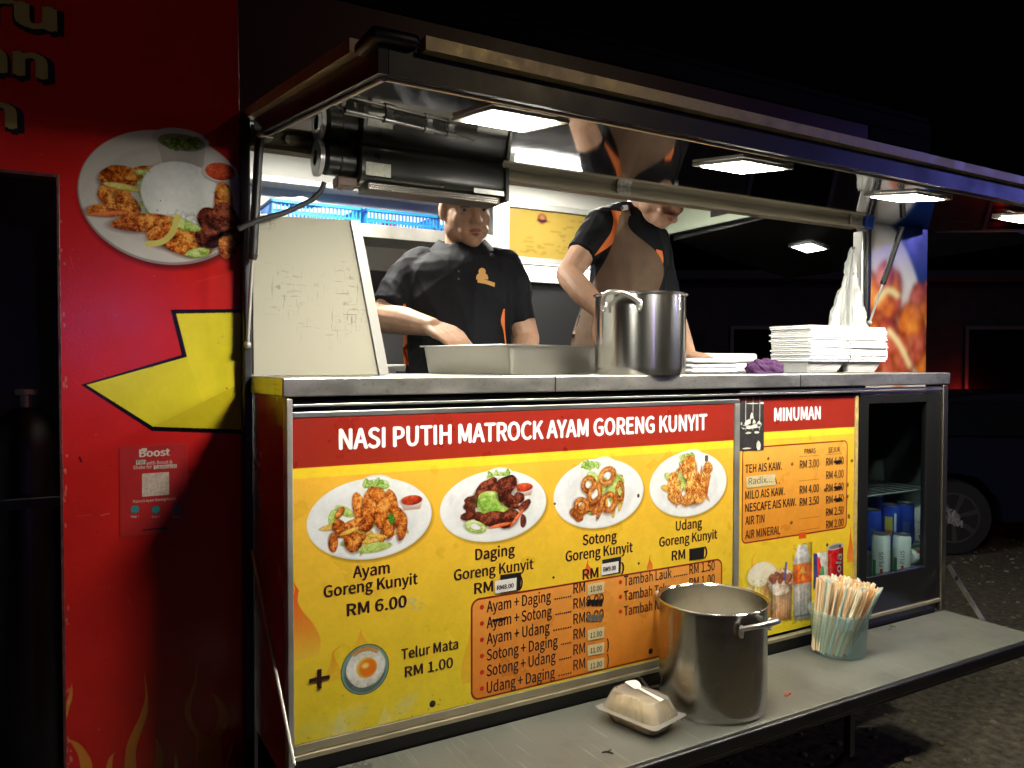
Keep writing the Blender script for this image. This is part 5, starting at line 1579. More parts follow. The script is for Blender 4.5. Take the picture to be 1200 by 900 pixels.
for p in pts:
    k = rs.choices((0, 1, 2, 3), (4, 4, 2, 2))[0]
    top = p*1.25+Vector((.028, -.012))+Vector((rs.gauss(0, .003), rs.gauss(0, .003)))
    base = p*.72-Vector((.022, -.01))
    H_ = TH+.062
    d_ = Vector((top.x-base.x, top.y-base.y, H_))
    o = bpy.data.objects.new('drinking_straw', smesh[k]); COL.objects.link(o)
    dn_ = d_.normalized()
    o.location = (tcx+base.x, tcy+base.y, tz+.006+rs.uniform(0, .008))
    q_ = dn_.to_track_quat('Z', 'Y'); o.rotation_mode = 'QUATERNION'; o.rotation_quaternion = q_
    tag(o, SLAB[k], 'drinking straw', ['orange striped straws', 'pale yellow straws', 'white and blue-green straws', 'deep orange straws'][k])

# takeaway box ------------------------------------------------------------
ta = [onZ(px, py, SZ) for px, py in ((692, 838), (758, 866), (795, 847), (733, 816))]
bxc = (ta[0]+ta[1]+ta[2]+ta[3])/4
bxc = Vector((1.178, 1.442, SZ))
ua = (ta[1]-ta[0]).normalized(); ua = Vector((ta[1].x-ta[0].x, ta[1].y-ta[0].y, 0)).normalized()
va = Vector((-ua.y, ua.x, 0))
BW, BD = .176, .124
def bxr(w, d, z, r=.02, amp=0.0, n=5, fl=14):
    P = []
    segs = []
    for (sx, sy, t0) in ((1, 1, 0), (-1, 1, 90), (-1, -1, 180), (1, -1, 270)):
        for k in range(n+1):
            t_ = rad(t0+90*k/n); segs.append((sx*(w/2-r)+r*math.cos(t_), sy*(d/2-r)+r*math.sin(t_)))
    out = []
    for i in range(len(segs)):
        a = segs[i]; b_ = segs[(i+1) % len(segs)]
        ln = math.hypot(b_[0]-a[0], b_[1]-a[1]); k = 24 if i % (n+1) == n else 1
        nx, ny = (b_[1]-a[1])/max(ln, 1e-9), -(b_[0]-a[0])/max(ln, 1e-9)
        for j in range(k):
            t_ = j/k; e = (amp*(1 if (j//2) % 2 else -1)) if k > 1 else 0
            out.append(bxc+ua*(a[0]+(b_[0]-a[0])*t_+nx*e)+va*(a[1]+(b_[1]-a[1])*t_+ny*e)+Vector((0, 0, z)))
    return out
box = thing('takeaway_box', bxc, 'clear plastic takeaway box of rice on the fold-down shelf, closed', 'takeaway box')
CLEAR = milky('clear_plastic', (.92, .92, .90), .80, .12)
m = MB(); m.rings([bxr(BW-.05, BD-.05, .001), bxr(BW-.045, BD-.045, .006, amp=.0012), bxr(BW-.022, BD-.022, .030, amp=.0012), bxr(BW-.02, BD-.02, .031), bxr(BW, BD, .0315)], True, False); m.build('base', CLEAR, box, smooth=True)
FROST = milky('frosted_lid', (.90, .88, .80), .70, .2)
m = MB(); m.rings([bxr(BW+.004, BD+.004, .034, .012), bxr(BW-.018, BD-.018, .036, .02), bxr(BW-.022, BD-.022, .042, amp=.0026), bxr(BW-.050, BD-.046, .074, amp=.0022), bxr(BW-.056, BD-.052, .0765), bxr(BW-.075, BD-.07, .0775)], False, True); m.build('lid', FROST, box, smooth=True)
m = MB(); m.rings([bxr(BW-.054, BD-.054, .004), bxr(BW-.03, BD-.03, .028, amp=.0), bxr(BW-.045, BD-.045, .052), bxr(BW-.08, BD-.075, .062)], True, True)
rice = m.build('rice_meal', mat('rice_grain', (.55, .43, .25), .6, noise=.35, nscale=45, bump=.7, bscale=170), None, smooth=True)
tag(rice, 'rice with fried pieces filling the clear takeaway box', 'rice meal')
rr2 = random.Random(2)
for k in range(7):
    pass
spoon = MB()
s0 = bxc+ua*(-.055)+va*.01+Vector((0, 0, .0685)); 
def sp_(u_, w): return None
R = []
for i in range(22):
    t_ = i/21
    L_ = .135*t_
    if t_ < .36:
        w = .0175*math.sin(math.pi*min(1, (t_/.36)*.78+.06))**.6; dz = .006*math.sin(math.pi*t_/.36)
    else:
        w = .0045+.003*((t_-.36)/.64); dz = .001
    c_ = bxc+ua*(-.058+L_*.93)+va*(.022-.028*t_)+Vector((0, 0, .0793+dz))
    R.append([c_+va*w, c_+Vector((0, 0, .0012)), c_-va*w, c_-Vector((0, 0, .0008))])
spoon.rings(R, True, True)
tag(spoon.build('plastic_spoon', mat('white_plastic', (.80, .80, .76), .3), None, smooth=True), 'white plastic spoon lying on top of the clear takeaway box', 'spoon')
# crumbs on the shelf
c_ = onZ(922, 815, SZ)
m = MB(); m.ball(c_+Vector((0, 0, .003)), .01, 10, (.012, .005, .003), Matrix.Rotation(.6, 3, 'Z')); m.ball(c_+Vector((.011, .002, .0025)), .006, 8, (.007, .004, .0025))
tag(m.build('chilli_scrap', mat('chilli_red', (.28, .03, .01), .4), None, smooth=True), 'small red chilli scrap lying on the shelf right of the large pot', 'food scrap')
c_ = onZ(712, 882, SZ)
m = MB(); m.tube([c_+Vector((-.012, .004, .002)), c_+Vector((0, 0, .003)), c_+Vector((.006, -.012, .002))], .0017, 6); m.tube([c_+Vector((0, 0, .003)), c_+Vector((.012, .004, .002))], .0015, 6)
tag(m.build('leaf_scrap', mat('dark_leaf', (.02, .016, .01), .7), None), 'tiny dark twig scrap on the shelf in front of the takeaway box', 'food scrap')

# ================================================================== AIR BLOWER UNDER THE HEAD RAIL
blow = thing('air_blower', (.78, 1.86, 1.97), 'long black air blower with a perforated outlet hanging under the head rail', 'air blower')
BLK = mat('blower_black', (.016, .017, .014), .33, rvar=.08, nscale=12)
by, bz = 1.845, 1.977
X0_, X1_ = .622, 1.018
def prof_ring(x, s=1.0):
    P = []
    for k in range(36):
        a = 2*math.pi*k/36
        cx_, sx_ = math.cos(a), math.sin(a)
        P.append(Vector((x, by+.058*s*(abs(cx_)**.55)*(1 if cx_ > 0 else -1), bz+.05*s*(abs(sx_)**.6)*(1 if sx_ > 0 else -1))))
    return P
m = MB(); m.rings([prof_ring(X0_, .93), prof_ring(X0_+.004), prof_ring(X1_-.014), prof_ring(X1_-.012, .985)], True, True); m.build('housing', BLK, blow, smooth=True)
m = MB(); m.box((X1_-.0115, by-.065, bz-.058), (X1_, by+.062, hz(by-.065)-.008), .003); m.build('end_plate', BLK, blow)
m = MB()
def cyl_x(xa, xb, r0, r1, yc, zc, n=32): m.tube([(xa, yc, zc), (xb, yc, zc)], [r0, r1], n)
cyl_x(.556, X0_-.0005, .037, .037, by, bz+.006); cyl_x(.545, .5555, .030, .037, by, bz+.006); cyl_x(.585, .592, .0395, .0395, by, bz+.006)
m.build('motor', BLK, blow, smooth=True)
m = MB(); M_ = Matrix.Rotation(rad(-90), 3, 'Y')
m.lathe([(.018, 0), (.040, 0), (.043, .004), (.043, .011), (.037, .013), (.018, .013)], (.544, by, bz+.006), 40, M_, close=True); 
m.build('silver_ring', mat('ring_silver', (.72, .72, .72), .28, .6), blow, smooth=True)
m = MB(); m.tube([(.541, by, bz+.006), (.5435, by, bz+.006)], [.018, .018], 24); m.build('motor_cap', RUBBER, blow)
m = MB(); m.box((X0_+.02, by-.05, bz-.064), (X1_-.02, by+.02, bz-.047), .002); m.build('outlet', mat('outlet_grey', (.10, .095, .085), .45, .5), blow)
m = MB(); rowsn, coln = 3, 64
for r_ in range(rowsn):
    for k in range(coln):
        x_ = X0_+.026+(X1_-X0_-.052)*(k+.5*(r_ % 2))/coln
        m.box((x_-.0020, by-.0514, bz-.0630+r_*.0052), (x_+.0020, by-.0502, bz-.0597+r_*.0052))
m.build('perforation', mat('grille_chrome', (.6, .55, .48), .25, 1.0), blow)
m = MB(); m.box((X1_-.10, by-.0605, bz-.045), (X1_-.013, by-.0575, bz-.032), .001); m.build('trim_strip', STEEL, blow)
m = MB(); lp = [onY(px, py, by-.059) for px, py in ((429, 189), (458, 193), (458, 208.5), (429, 204.5))]
m.prism([(p.x, by-.0585, p.z) for p in lp], (0, -.001, 0)); m.build('rating_plate', mat('rating_paper', (.45, .45, .36), .5, noise=.25, nscale=110), blow)
m = MB(); m.box((.615, by-.02, bz+.042), (.655, by+.02, hz(by-.02)-.006), .006); m.box((.60, by-.022, hz(by-.022)-.014), (.67, by+.022, hz(by-.022)-.006), .003); m.build('hanger', STEEL_D, blow)
m = MB(); m.box((.575, by-.03, bz-.06), (.625, by+.01, bz-.036), .004); m.tube([(.577, by-.03, bz-.05), (.575, by-.034, bz-.068), (.583, by-.034, bz-.072), (.60, by-.032, bz-.062), (.63, by-.03, bz-.056)], .0015, 6); m.build('terminal_box', mat('terminal_brown', (.09, .05, .03), .5), blow)
m = MB()
cp = [onY(px, py, 1.845) for px, py in ((380, 214), (376, 224), (366, 234), (350, 242), (332, 250), (316, 254), (300, 259), (286, 265), (279, 269))]
m.tube(bez([tuple(p) for p in cp], 6) if False else cp, .0062, 10)
m.build('power_cable', RUBBER, blow, smooth=True)

# ================================================================== KITCHEN BACK WALL
BASK = mat('basket_blue', (.02, .22, .62), .35)
def basket(x, y, z, w, d, h, label):
    t_ = thing('plastic_basket', (x, y, z), label, 'plastic basket', 'blue baskets on the kitchen shelf')
    m = MB()
    n_ = int(w/.016)
    for s_, yy in ((0, y-d/2), (1, y+d/2)):
        for k in range(n_+1):
            xx = x-w/2+w*k/n_; m.box((xx-.003, yy-.002, z+.006), (xx+.003, yy+.002, z+h-.016))
        m.box((x-w/2, yy-.0025, z+h*.42), (x+w/2, yy+.0025, z+h*.50))
    for xx in (x-w/2, x+w/2):
        k2 = int(d/.016)
        for k in range(1, k2):
            yy = y-d/2+d*k/k2; m.box((xx-.002, yy-.003, z+.006), (xx+.002, yy+.003, z+h-.016))
    m.build('mesh_side', BASK, t_)
    m = MB(); m.box((x-w/2, y-d/2, z), (x+w/2, y+d/2, z+.0055)); m.build('base', BASK, t_)
    m = MB()
    P = [(x-w/2-.004, y-d/2-.004), (x+w/2+.004, y-d/2-.004), (x+w/2+.004, y+d/2+.004), (x-w/2-.004, y+d/2+.004)]
    for a, b_ in zip(P, P[1:]+P[:1]):
        lo = (min(a[0], b_[0])-.006, min(a[1], b_[1])-.006, z+h-.0155); hi = (max(a[0], b_[0])+.006, max(a[1], b_[1])+.006, z+h-.001)
        m.box(lo, hi, .003)
    m.build('rim', BASK, t_)
    return t_
shz = 2.0605
blab = ['blue plastic basket on the kitchen shelf, left behind the metal guard', 'blue plastic basket on the kitchen shelf, above the slanting edge of the guard', 'blue plastic basket on the kitchen shelf, just left of the standing man\'s face']
for x, w, lb in ((.93, .36, blab[0]), (1.30, .32, blab[1]), (1.585, .22, blab[2])):
    basket(x, 3.30, shz, w, .20, .095, lb)
m = crumple((.88, 3.29, shz+.0955), .10, .06, .03, 8, amp=.8)
tag(m.build('crumpled_paper', FOAM, None, smooth=True), 'crumpled white paper heaped on the leftmost blue basket', 'paper')
for x, cm, lb in ((1.27, (.45, .05, .05), 'small red pack standing in the middle blue basket'), (1.56, (.5, .12, .3), 'small pink pack standing in the basket next to the man\'s face'), (1.62, (.6, .6, .58), 'small white pack standing in the basket next to the man\'s face')):
    m = MB(); m.box((x-.025, 3.24, shz+.0062), (x+.025, 3.33, shz+.065), .006); tag(m.build('food_pack', mat('pack_%d' % int(x*100), cm, .4), None), lb, 'food pack')
nb = thing('notice_board', (2.3, 3.42, 2.0), 'framed yellow notice board on the kitchen wall behind the two men', 'notice board')
nq = [onY(px, py, 3.40) for px, py in ((596, 303), (785, 318), (785, 272), (596, 240))]
nx0, nx1 = nq[0].x, 2.74; nz0, nz1 = 2.035, 2.275
m = MB(); m.quad([(nx0, 3.405, nz0), (nx1, 3.405, nz0), (nx1, 3.405, nz1), (nx0, 3.405, nz1)], [(0, 0), (1, 0), (1, 1), (0, 1)]); m.build('printed_sheet', M_NOTICE, nb, fix=False)
m = MB(); fb = .03
m.box((nx0-fb, 3.39, nz0-fb), (nx0, 3.43, nz1+fb), .003); m.box((nx1, 3.39, nz0-fb), (nx1+fb, 3.43, nz1+fb), .003); m.box((nx0, 3.391, nz0-fb), (nx1, 3.43, nz0), .003); m.box((nx0, 3.391, nz1), (nx1, 3.43, nz1+fb), .003)
m.box((nx0+.001, 3.407, nz0+.001), (nx1-.001, 3.428, nz1-.001))
m.build('frame', mat('frame_alu', (.66, .66, .64), .3, .7), nb)
m = MB(); m.box((nx0-.12, 3.34, 1.935), (nx0-fb-.008, 3.455, nz1+.08), .004)
tag(m.build('steel_cabinet_edge', STEEL_D, truck), 'grey steel upright beside the notice board') if False else m.build('steel_upright', STEEL_D, truck)
# glowing strip below the board: emission stands in for brightly lit white wall
glowt = thing('glow_strip', (2.3, 3.41, 1.96), 'glowing white panel standing for the brightly lit kitchen wall below the yellow notice board', 'wall panel')
lz0, lz1 = onY(625, 333, 3.42).z, onY(625, 313, 3.42).z
lz0 = 1.925; lz1 = 1.993
m = MB(); m.box((nx0-.02, 3.412, lz0), (nx1-.28, 3.43, lz1), .004); m.build('diffuser', emitter('lit_wall_glow', (1.0, .97, .93), 9.0), glowt)
m = MB(); m.box((nx0-.03, 3.431, lz0-.008), (nx1-.27, 3.455, lz1+.008), .003); m.build('housing', WHITE, glowt)
# something grey and low behind the standing man
m = MB(); q = at(459, 415, 3.0)
ck = thing('fryer', (q.x, q.y, FLOORZ), 'low grey steel fryer behind the metal guard, beside the standing man', 'fryer')
m.box((q.x-.22, q.y-.0, FLOORZ), (q.x+.18, q.y+.35, 1.50), .008); m.build('body', STEEL_D, ck)
m = MB(); m.tube([(q.x+.02, q.y-.002, 1.47), (q.x+.03, q.y-.05, 1.47), (q.x+.12, q.y-.05, 1.48), (q.x+.13, q.y-.002, 1.48)], .005, 8); m.build('basket_handle', BLACK, ck, smooth=True)

# cab doorway, left
cabd = MB()
m = MB(); m.box((-.66, 2.7, .45), (.04, 2.74, 2.2)); cp_ = m.build('cab_curtain', mat('curtain_slate', (.07, .10, .13), .8, noise=.5, nscale=3), truck)
gc = onY(31, 520, 2.3)
gas = thing('gas_cylinder', (gc.x, 2.3, FLOORZ), 'dark gas cylinder standing in the doorway at the left edge', 'gas cylinder')
zt_ = onY(31, 478, 2.3).z
m = MB(); m.lathe([(.03, .0), (.075, .004), (.078, .02), (.078, zt_-FLOORZ-.09), (.06, zt_-FLOORZ-.03), (.025, zt_-FLOORZ)], (gc.x, 2.3, FLOORZ+.001), 32); m.build('bottle', mat('cylinder_black', (.012, .012, .014), .4), gas, smooth=True)
m = MB(); m.lathe([(.012, 0), (.012, .03), (.025, .032), (.025, .045), (.01, .047)], (gc.x, 2.3, zt_+.002), 16); m.build('valve', STEEL_D, gas, smooth=True)
m = MB(); m.box((-.62, 2.05, 1.18), (.006, 2.07, 1.20)); m.build('door_bar', BLACK, truck)

# payment sticker on the red side --------------------------------------
stk = thing('payment_sticker', Vector((.19, WALL-.001, 1.2)), 'red payment sticker with white writing on the red side of the truck', 'sticker')
sx0, sx1 = Wp(140, 575)[0], Wp(220.5, 570)[0]; sz0, sz1 = Wp(170, 627)[1], Wp(170, 522)[1]
m = MB(); m.box((sx0, WALL-.0012, sz0), (sx1, WALL-.0004, sz1), .0003, 1); m.build('sheet', mat('sticker_red', (.42, .022, .02), .28, noise=.12, nscale=14), stk)
SW = mat('sticker_print_white', (.55, .50, .42), .4); ST = mat('sticker_teal', (.02, .22, .24), .4); SB = mat('sticker_black', (.015, .012, .012), .4); SP = mat('sticker_square', (.50, .40, .32), .45, noise=.3, nscale=140)
def sq(px0, py0, px1, py1, mt_, name, y=WALL-.0013):
    a = Wp(px0, py1); b_ = Wp(px1, py0); m = MB(); m.box((a[0], y-.0004, a[1]), (b_[0], y, b_[1])); return m.build(name, mt_, stk)
def sl(s, l, r, c, mt_=SW, b_=.01): return line(stk, 'lettering', s, l, r, c, WALL-.0016, mt_, b_, WALL)
sl('Boost', (163, 535), (199.5, 534), 8.5, b_=.03)
sq(160, 539, 171, 541.5, SW, 'logo_mark'); sq(166, 525, 172, 529, SW, 'logo_mark')
sq(159.5, 538.5, 170, 544.5, SW, 'text_box'); lt_ = line(stk, 'lettering', 'Pay', (161, 543.5), (168.5, 543.4), 3.8, WALL-.0022, SB, .0, WALL)
sl('with Boost &', (171.5, 544), (202, 543.5), 4)
sl('Shake for', (156, 549.5), (178, 549), 4); sq(180, 543.8, 207, 549.8, SW, 'text_box'); line(stk, 'lettering', 'Cashback!', (182, 549), (206, 548.4), 4, WALL-.0022, SB, .0, WALL)
sq(166.5, 553, 198, 582, SP, 'pale_square')
sl('Matrock Ayam Goreng Kunyit', (156, 588), (206, 586.5), 3.2, b_=-.005)
for px, n_ in ((158, 'Step 1'), (182.5, 'Step 2'), (207, 'Step 3')):
    a = Wp(px, 597); m = MB(); m.prism([(a[0]+.0085*math.cos(k*.314), WALL-.0013, a[1]+.0085*math.sin(k*.314)) for k in range(20)], (0, -.0004, 0)); m.build('step_dot', ST, stk)
    sl(n_, (px-5, 606.5), (px+5, 606.2), 2.6, b_=0)
sq(167, 617.5, 196, 622, SB, 'text_strip')

# ================================================================== PEOPLE
SKIN = mat('skin_tan', (.45, .265, .17), .55, noise=.14, nscale=26, sub=.12, bump=.14, bscale=260)
SHIRT = mat('black_polo', (.0085, .009, .0115), .75, noise=.12, nscale=9, bump=.45, bscale=16, spec=.15)
TROUS = mat('black_trousers', (.012, .012, .014), .8)
ORANGE = mat('orange_trim', (.72, .17, .03), .65)
APRON = mat('brown_apron', (.115, .07, .042), .8, noise=.18, nscale=14, bump=.2, bscale=25)
HAIR = mat('black_hair', (.010, .009, .008), .5)
SHOE = mat('shoe_black', (.01, .01, .01), .5)
LIP = mat('lip_skin', (.27, .10, .075), .45)
EYEW = mat('eye_white', (.30, .27, .24), .4); EYED = mat('eye_dark', (.012, .008, .006), .2)
CAPM = mat('cap_black', (.014, .014, .016), .7)
FH = Vector((FW.x, FW.y, 0)).normalized()

def body_ring(c, ax, ay, hw, hd, n=40, e=2.3):
    P = []
    for k in range(n):
        a = 2*math.pi*k/n; ca, sa = math.cos(a), math.sin(a)
        P.append(c+ax*(hw*abs(ca)**(2/e)*(1 if ca > 0 else -1))+ay*(hd*abs(sa)**(2/e)*(1 if sa > 0 else -1)))
    return P

def head_shapes(m, hc, fx_, fy_, fz_, s=1.0, eyes=True):
    """skull, jaw, nose, lips and ears; hc = head centre, fy_ = where the face looks, fz_ = up"""
    Rm = Matrix((fx_, fy_, fz_)).transposed()
    def g_(x, y, z): return hc+(fx_*x+fy_*y+fz_*z)*s
    def eb(c, r): m.ball(g_(*c), 1, 24, tuple(q*s for q in r), Rm)
    eb((0, -.012, .035), (.076, .094, .082)); eb((0, .020, -.035), (.069, .074, .082)); eb((0, .05, -.075), (.044, .045, .042))
    eb((0, .074, -.098), (.022, .02, .018))
    for sx in (-1, 1):
        eb((sx*.042, .012, -.062), (.030, .044, .038)); eb((sx*.032, .054, -.030), (.030, .024, .034)); eb((sx*.073, -.012, -.008), (.011, .021, .033))
        eb((sx*.03, .074, .034), (.03, .016, .012)); eb((sx*.013, .098, -.034), (.009, .011, .009)); eb((sx*.033, .0765, .012), (.017, .008, .007)); eb((sx*.033, .077, -.006), (.016, .008, .006))
        eb((sx*.03, .074, -.064), (.02, .018, .016))
    m.chain([g_(0, .084, .020), g_(0, .104, -.022), g_(0, .108, -.031)], [.010*s, .013*s, .0135*s])
    m.chain([g_(-.024, .084, -.064), g_(-.008, .0985, -.0605), g_(.008, .0985, -.0605), g_(.024, .084, -.064)], [.004*s, .0065*s, .0065*s, .004*s])
    m.chain([g_(-.02, .086, -.069), g_(0, .0975, -.0725), g_(.02, .086, -.069)], [.004*s, .0075*s, .004*s])
    return g_

def hand(m, wr, d, nrm, side, s=1.0, curl=.5):
    """palm, four unequal fingers and a thumb; d = pointing way, nrm = back of the hand, side = thumb way"""
    d = d.normalized(); nrm = (nrm-d*nrm.dot(d)).normalized(); t = d.cross(nrm).normalized()*side
    kn = wr+d*.082*s
    for k, o in enumerate((.030, .010, -.010, -.029)):
        m.chain([wr+t*o*.55*s, wr+d*.045*s+t*o*.9*s, kn+t*o*s-d*(.004*k*s)], [.017*s, .015*s, .0115*s])
        L_ = (.088, .098, .091, .072)[k]*s
        p = kn+t*o*s-d*(.004*k*s); dd = d.copy(); P = [p]; rr_ = [.0105*s]
        for seg, fr_ in enumerate((.46, .31, .23)):
            dd = (dd-nrm*curl*(.55 if seg else .35)).normalized(); p = p+dd*L_*fr_; P.append(p); rr_.append((.0095, .0085, .0075)[seg]*s)
        m.chain(P, rr_)
    th0 = wr+t*.022*s+d*.016*s
    m.chain([th0, th0+t*.026*s+d*.03*s-nrm*.008*s, th0+t*.036*s+d*.058*s-nrm*.018*s, th0+t*.034*s+d*.08*s-nrm*.026*s], [.016*s, .0135*s, .011*s, .009*s])

def wrinkle(me, amp, seed, lines):
    """soft folds along given directions"""
    r = random.Random(seed); W_ = [(Vector((r.gauss(0, 1), r.gauss(0, 1), r.gauss(0, .55))).normalized()*r.uniform(18, 55), r.uniform(0, 6.28), r.uniform(.3, 1)) for _ in range(12)]
    me.update()
    n = len(me.vertices); co = np.empty(n*3); no = np.empty(n*3)
    me.vertices.foreach_get('co', co); me.vertex_normals.foreach_get('vector', no)
    co = co.reshape(-1, 3); no = no.reshape(-1, 3); f_ = np.zeros(n)
    for k, ph_, a in W_: f_ += a*(1-np.abs(np.sin(co @ np.array(k)*.5+ph_)))**3/(k.length**.5)
    co += no*(amp*(f_-.35))[:, None]
    me.vertices.foreach_set('co', co.ravel()); me.update()
    return me

def drape(me, P_rows, off, th, name, m_, parent):
    """strip of cloth laid on the surface me: rows of photo pixels, shot onto the garment and lifted off by off"""
    bm = bmesh.new(); bm.from_mesh(me); T = BVHTree.FromBMesh(bm); bm.free()
    o = ORG[parent.name]
    mb = MB(); F = []; B = []
    last = None
    for row in P_rows:
        f_, b_ = [], []
        for (px, py) in row:
            dr = ray(px, py).normalized()
            h = T.ray_cast(EYE-o, dr)
            if h[0] is None:
                p = last if last else None
                if p is None: p = (EYE-o)+dr*2.6
                t_ = (p-(EYE-o)).dot(dr); q = (EYE-o)+dr*t_
            else:
                q = h[0]; last = q
            q = q+o
            f_.append(q-dr*(off+th)); b_.append(q-dr*(off-.012))
        F.append(f_); B.append(b_)
    n = len(F[0])
    VF = [[mb.bm.verts.new(p) for p in r] for r in F]; VB = [[mb.bm.verts.new(p) for p in r] for r in B]
    for i in range(len(F)-1):
        for j in range(n-1):
            mb.bm.faces.new((VF[i][j], VF[i][j+1], VF[i+1][j+1], VF[i+1][j])); mb.bm.faces.new((VB[i][j+1], VB[i][j], VB[i+1][j], VB[i+1][j+1]))
    for i in range(len(F)-1):
        mb.bm.faces.new((VF[i][0], VF[i+1][0], VB[i+1][0], VB[i][0])); mb.bm.faces.new((VF[i+1][-1], VF[i][-1], VB[i][-1], VB[i+1][-1]))
    mb.bm.faces.new([VF[0][j] for j in range(n)]+[VB[0][j] for j in reversed(range(n))]); mb.bm.faces.new([VF[-1][j] for j in reversed(range(n))]+[VB[-1][j] for j in range(n)])
    return mb.build(name, m_, parent, smooth=True)

def strip(L_, R_, nu, nv=None):
    """rows between two pixel curves"""
    A = bez(L_, 6); Bq = bez(R_, 6); n_ = min(len(A), len(Bq)); rows_ = []
    for i in range(n_):
        a = A[i]; b_ = Bq[i]
        rows_.append([(a[0]+(b_[0]-a[0])*k/nu, a[1]+(b_[1]-a[1])*k/nu) for k in range(nu+1)])
    return rows_

def person(label, base):
    return thing('person', base, label, 'person')

def face_parts(g_, fx_, fy_, fz_, par, s=1.0, gaze=(0, 0), brows=True):
    for sx in (-1, 1):
        m = MB(); m.ball(g_(sx*.032, .0745, .0035), .0118*s, 16); e = m.build('eye', EYEW, par, smooth=True)
        m = MB(); m.ball(g_(sx*.032+gaze[0]*.004, .0805, .0035+gaze[1]*.004), .0068*s, 12); m.build('iris', EYED, e, smooth=True)
        m = MB(); m.chain([g_(sx*.016, .092, .0235), g_(sx*.032, .0905, .0275), g_(sx*.05, .078, .0245)], [.003*s, .0034*s, .002*s]); m.build('eyebrow', HAIR, par, smooth=True)
        m = MB(); m.chain([g_(sx*.019, .0855, .0075), g_(sx*.033, .0870, .0105), g_(sx*.046, .080, .0075)], [.0016*s, .002*s, .0014*s]); m.build('eyelid_line', HAIR, par, smooth=True)
    m = MB(); m.chain([g_(-.023, .0865, -.0645), g_(-.008, .1000, -.0615), g_(.008, .1000, -.0615), g_(.023, .0865, -.0645)], [.003*s, .0058*s, .0058*s, .003*s]); m.chain([g_(-.019, .088, -.069), g_(0, .0995, -.0725), g_(.019, .088, -.069)], [.003*s, .0068*s, .003*s]); m.build('lips', LIP, par, smooth=True)

# --- man 1: standing, facing us, right forearm across the tray ---------------
D1 = 2.74
A1 = lambda px, py, d=D1: at(px, py, d)
base = A1(537, 427); base.z = FLOORZ
man = person('standing man in a black polo and cap behind the steel tray, reaching into it', base)
ax, ay = RT.copy(), -FH.copy()              # to our right, towards us
mb = MB()
hc = A1(545.5, 243.5, 2.70)
yaw_ = rad(24); nod = rad(-14)
fx_ = (RT*math.cos(yaw_)+FH*math.sin(yaw_)); fy0 = (-FH*math.cos(yaw_)+RT*math.sin(yaw_))
fy_ = (fy0*math.cos(nod)+Vector((0, 0, 1))*math.sin(nod)).normalized(); fz_ = (Vector((0, 0, 1))*math.cos(nod)-fy0*math.sin(nod)).normalized()
fx_ = fy_.cross(fz_).normalized()
roll_ = rad(-5); fx2 = fx_*math.cos(roll_)+fz_*math.sin(roll_); fz_ = fz_*math.cos(roll_)-fx_*math.sin(roll_); fx_ = fx2
g1 = head_shapes(mb, hc, fx_, fy_, fz_, 1.08)
mb.chain([A1(541, 312, 2.76), A1(543, 285, 2.745), A1(545, 262, 2.73)], [.066, .064, .062])
mb.rings([body_ring(A1(537, py), ax, ay, hw*.00295, hd) for py, hw, hd in ((290, 18, .05), (300, 30, .075), (312, 48, .095), (345, 58, .115), (390, 56, .12), (430, 55, .13), (470, 55, .13), (500, 54, .125))])
sl_, el_, wl_ = A1(484, 319, 2.74), A1(449, 373, 2.66), A1(506, 383, 2.47)
mb.chain([sl_, A1(466, 348, 2.70), el_], [.062, .055, .050]); mb.chain([el_, A1(474, 376, 2.57), wl_], [.050, .046, .030])
hand(mb, wl_, (A1(540, 400, 2.39)-wl_), Vector((0, 0, 1))-FH*.5, -1, 1.0, .55)
sr_, er_, wr_ = A1(596, 320, 2.76), A1(617, 398, 2.74), A1(604, 440, 2.58)
mb.chain([sr_, A1(606, 360, 2.75), er_], [.060, .052, .046]); mb.chain([er_, wr_], [.046, .032])
hand(mb, wr_, Vector((-.25, -.35, -.6)), RT, 1, 1.0, .4)
pel = A1(537, 505); hipz = pel.z
for sx in (-1, 1):
    h_ = pel+RT*(.09*sx); k_ = Vector((h_.x, h_.y, FLOORZ+.50))-FH*.02; f_ = Vector((h_.x, h_.y, FLOORZ+.09))
    mb.chain([h_, k_, f_], [.095, .062, .045]); mb.chain([f_-Vector((0, 0, .045)), f_-Vector((0, 0, .055))-FH*.14], [.045, .032])
body1 = put('body', fuse(mb, .0038, 6), SKIN, man)
face_parts(g1, fx_, fy_, fz_, man, 1.08, (.3, -.7))
# polo shirt
mb = MB()
mb.rings([body_ring(A1(537.5, py), ax, ay, hw*.00295, hd) for py, hw, hd in ((290, 24, .072), (296, 32, .086), (302, 46, .102), (309, 60, .116), (320, 66, .126), (345, 66.5, .134), (370, 64, .140), (400, 61, .146), (430, 61, .150), (470, 61, .150), (500, 60, .145))])
mb.chain([A1(499, 306, 2.75), A1(488, 311, 2.745), A1(474, 326, 2.72), A1(463, 350, 2.69)], [.058, .066, .069, .068]); mb.cone(A1(463, 350, 2.69), A1(456, 361, 2.675), .068, .069)
mb.chain([A1(578, 307, 2.76), A1(590, 313, 2.755), A1(600, 334, 2.75), A1(608, 366, 2.745)], [.058, .066, .067, .061]); mb.cone(A1(608, 366, 2.745), A1(611.5, 380, 2.74), .060, .061)
sm = wrinkle(fuse(mb, .006, 6), .036, 4, None)
shirt1 = put('shirt', sm, SHIRT, man)
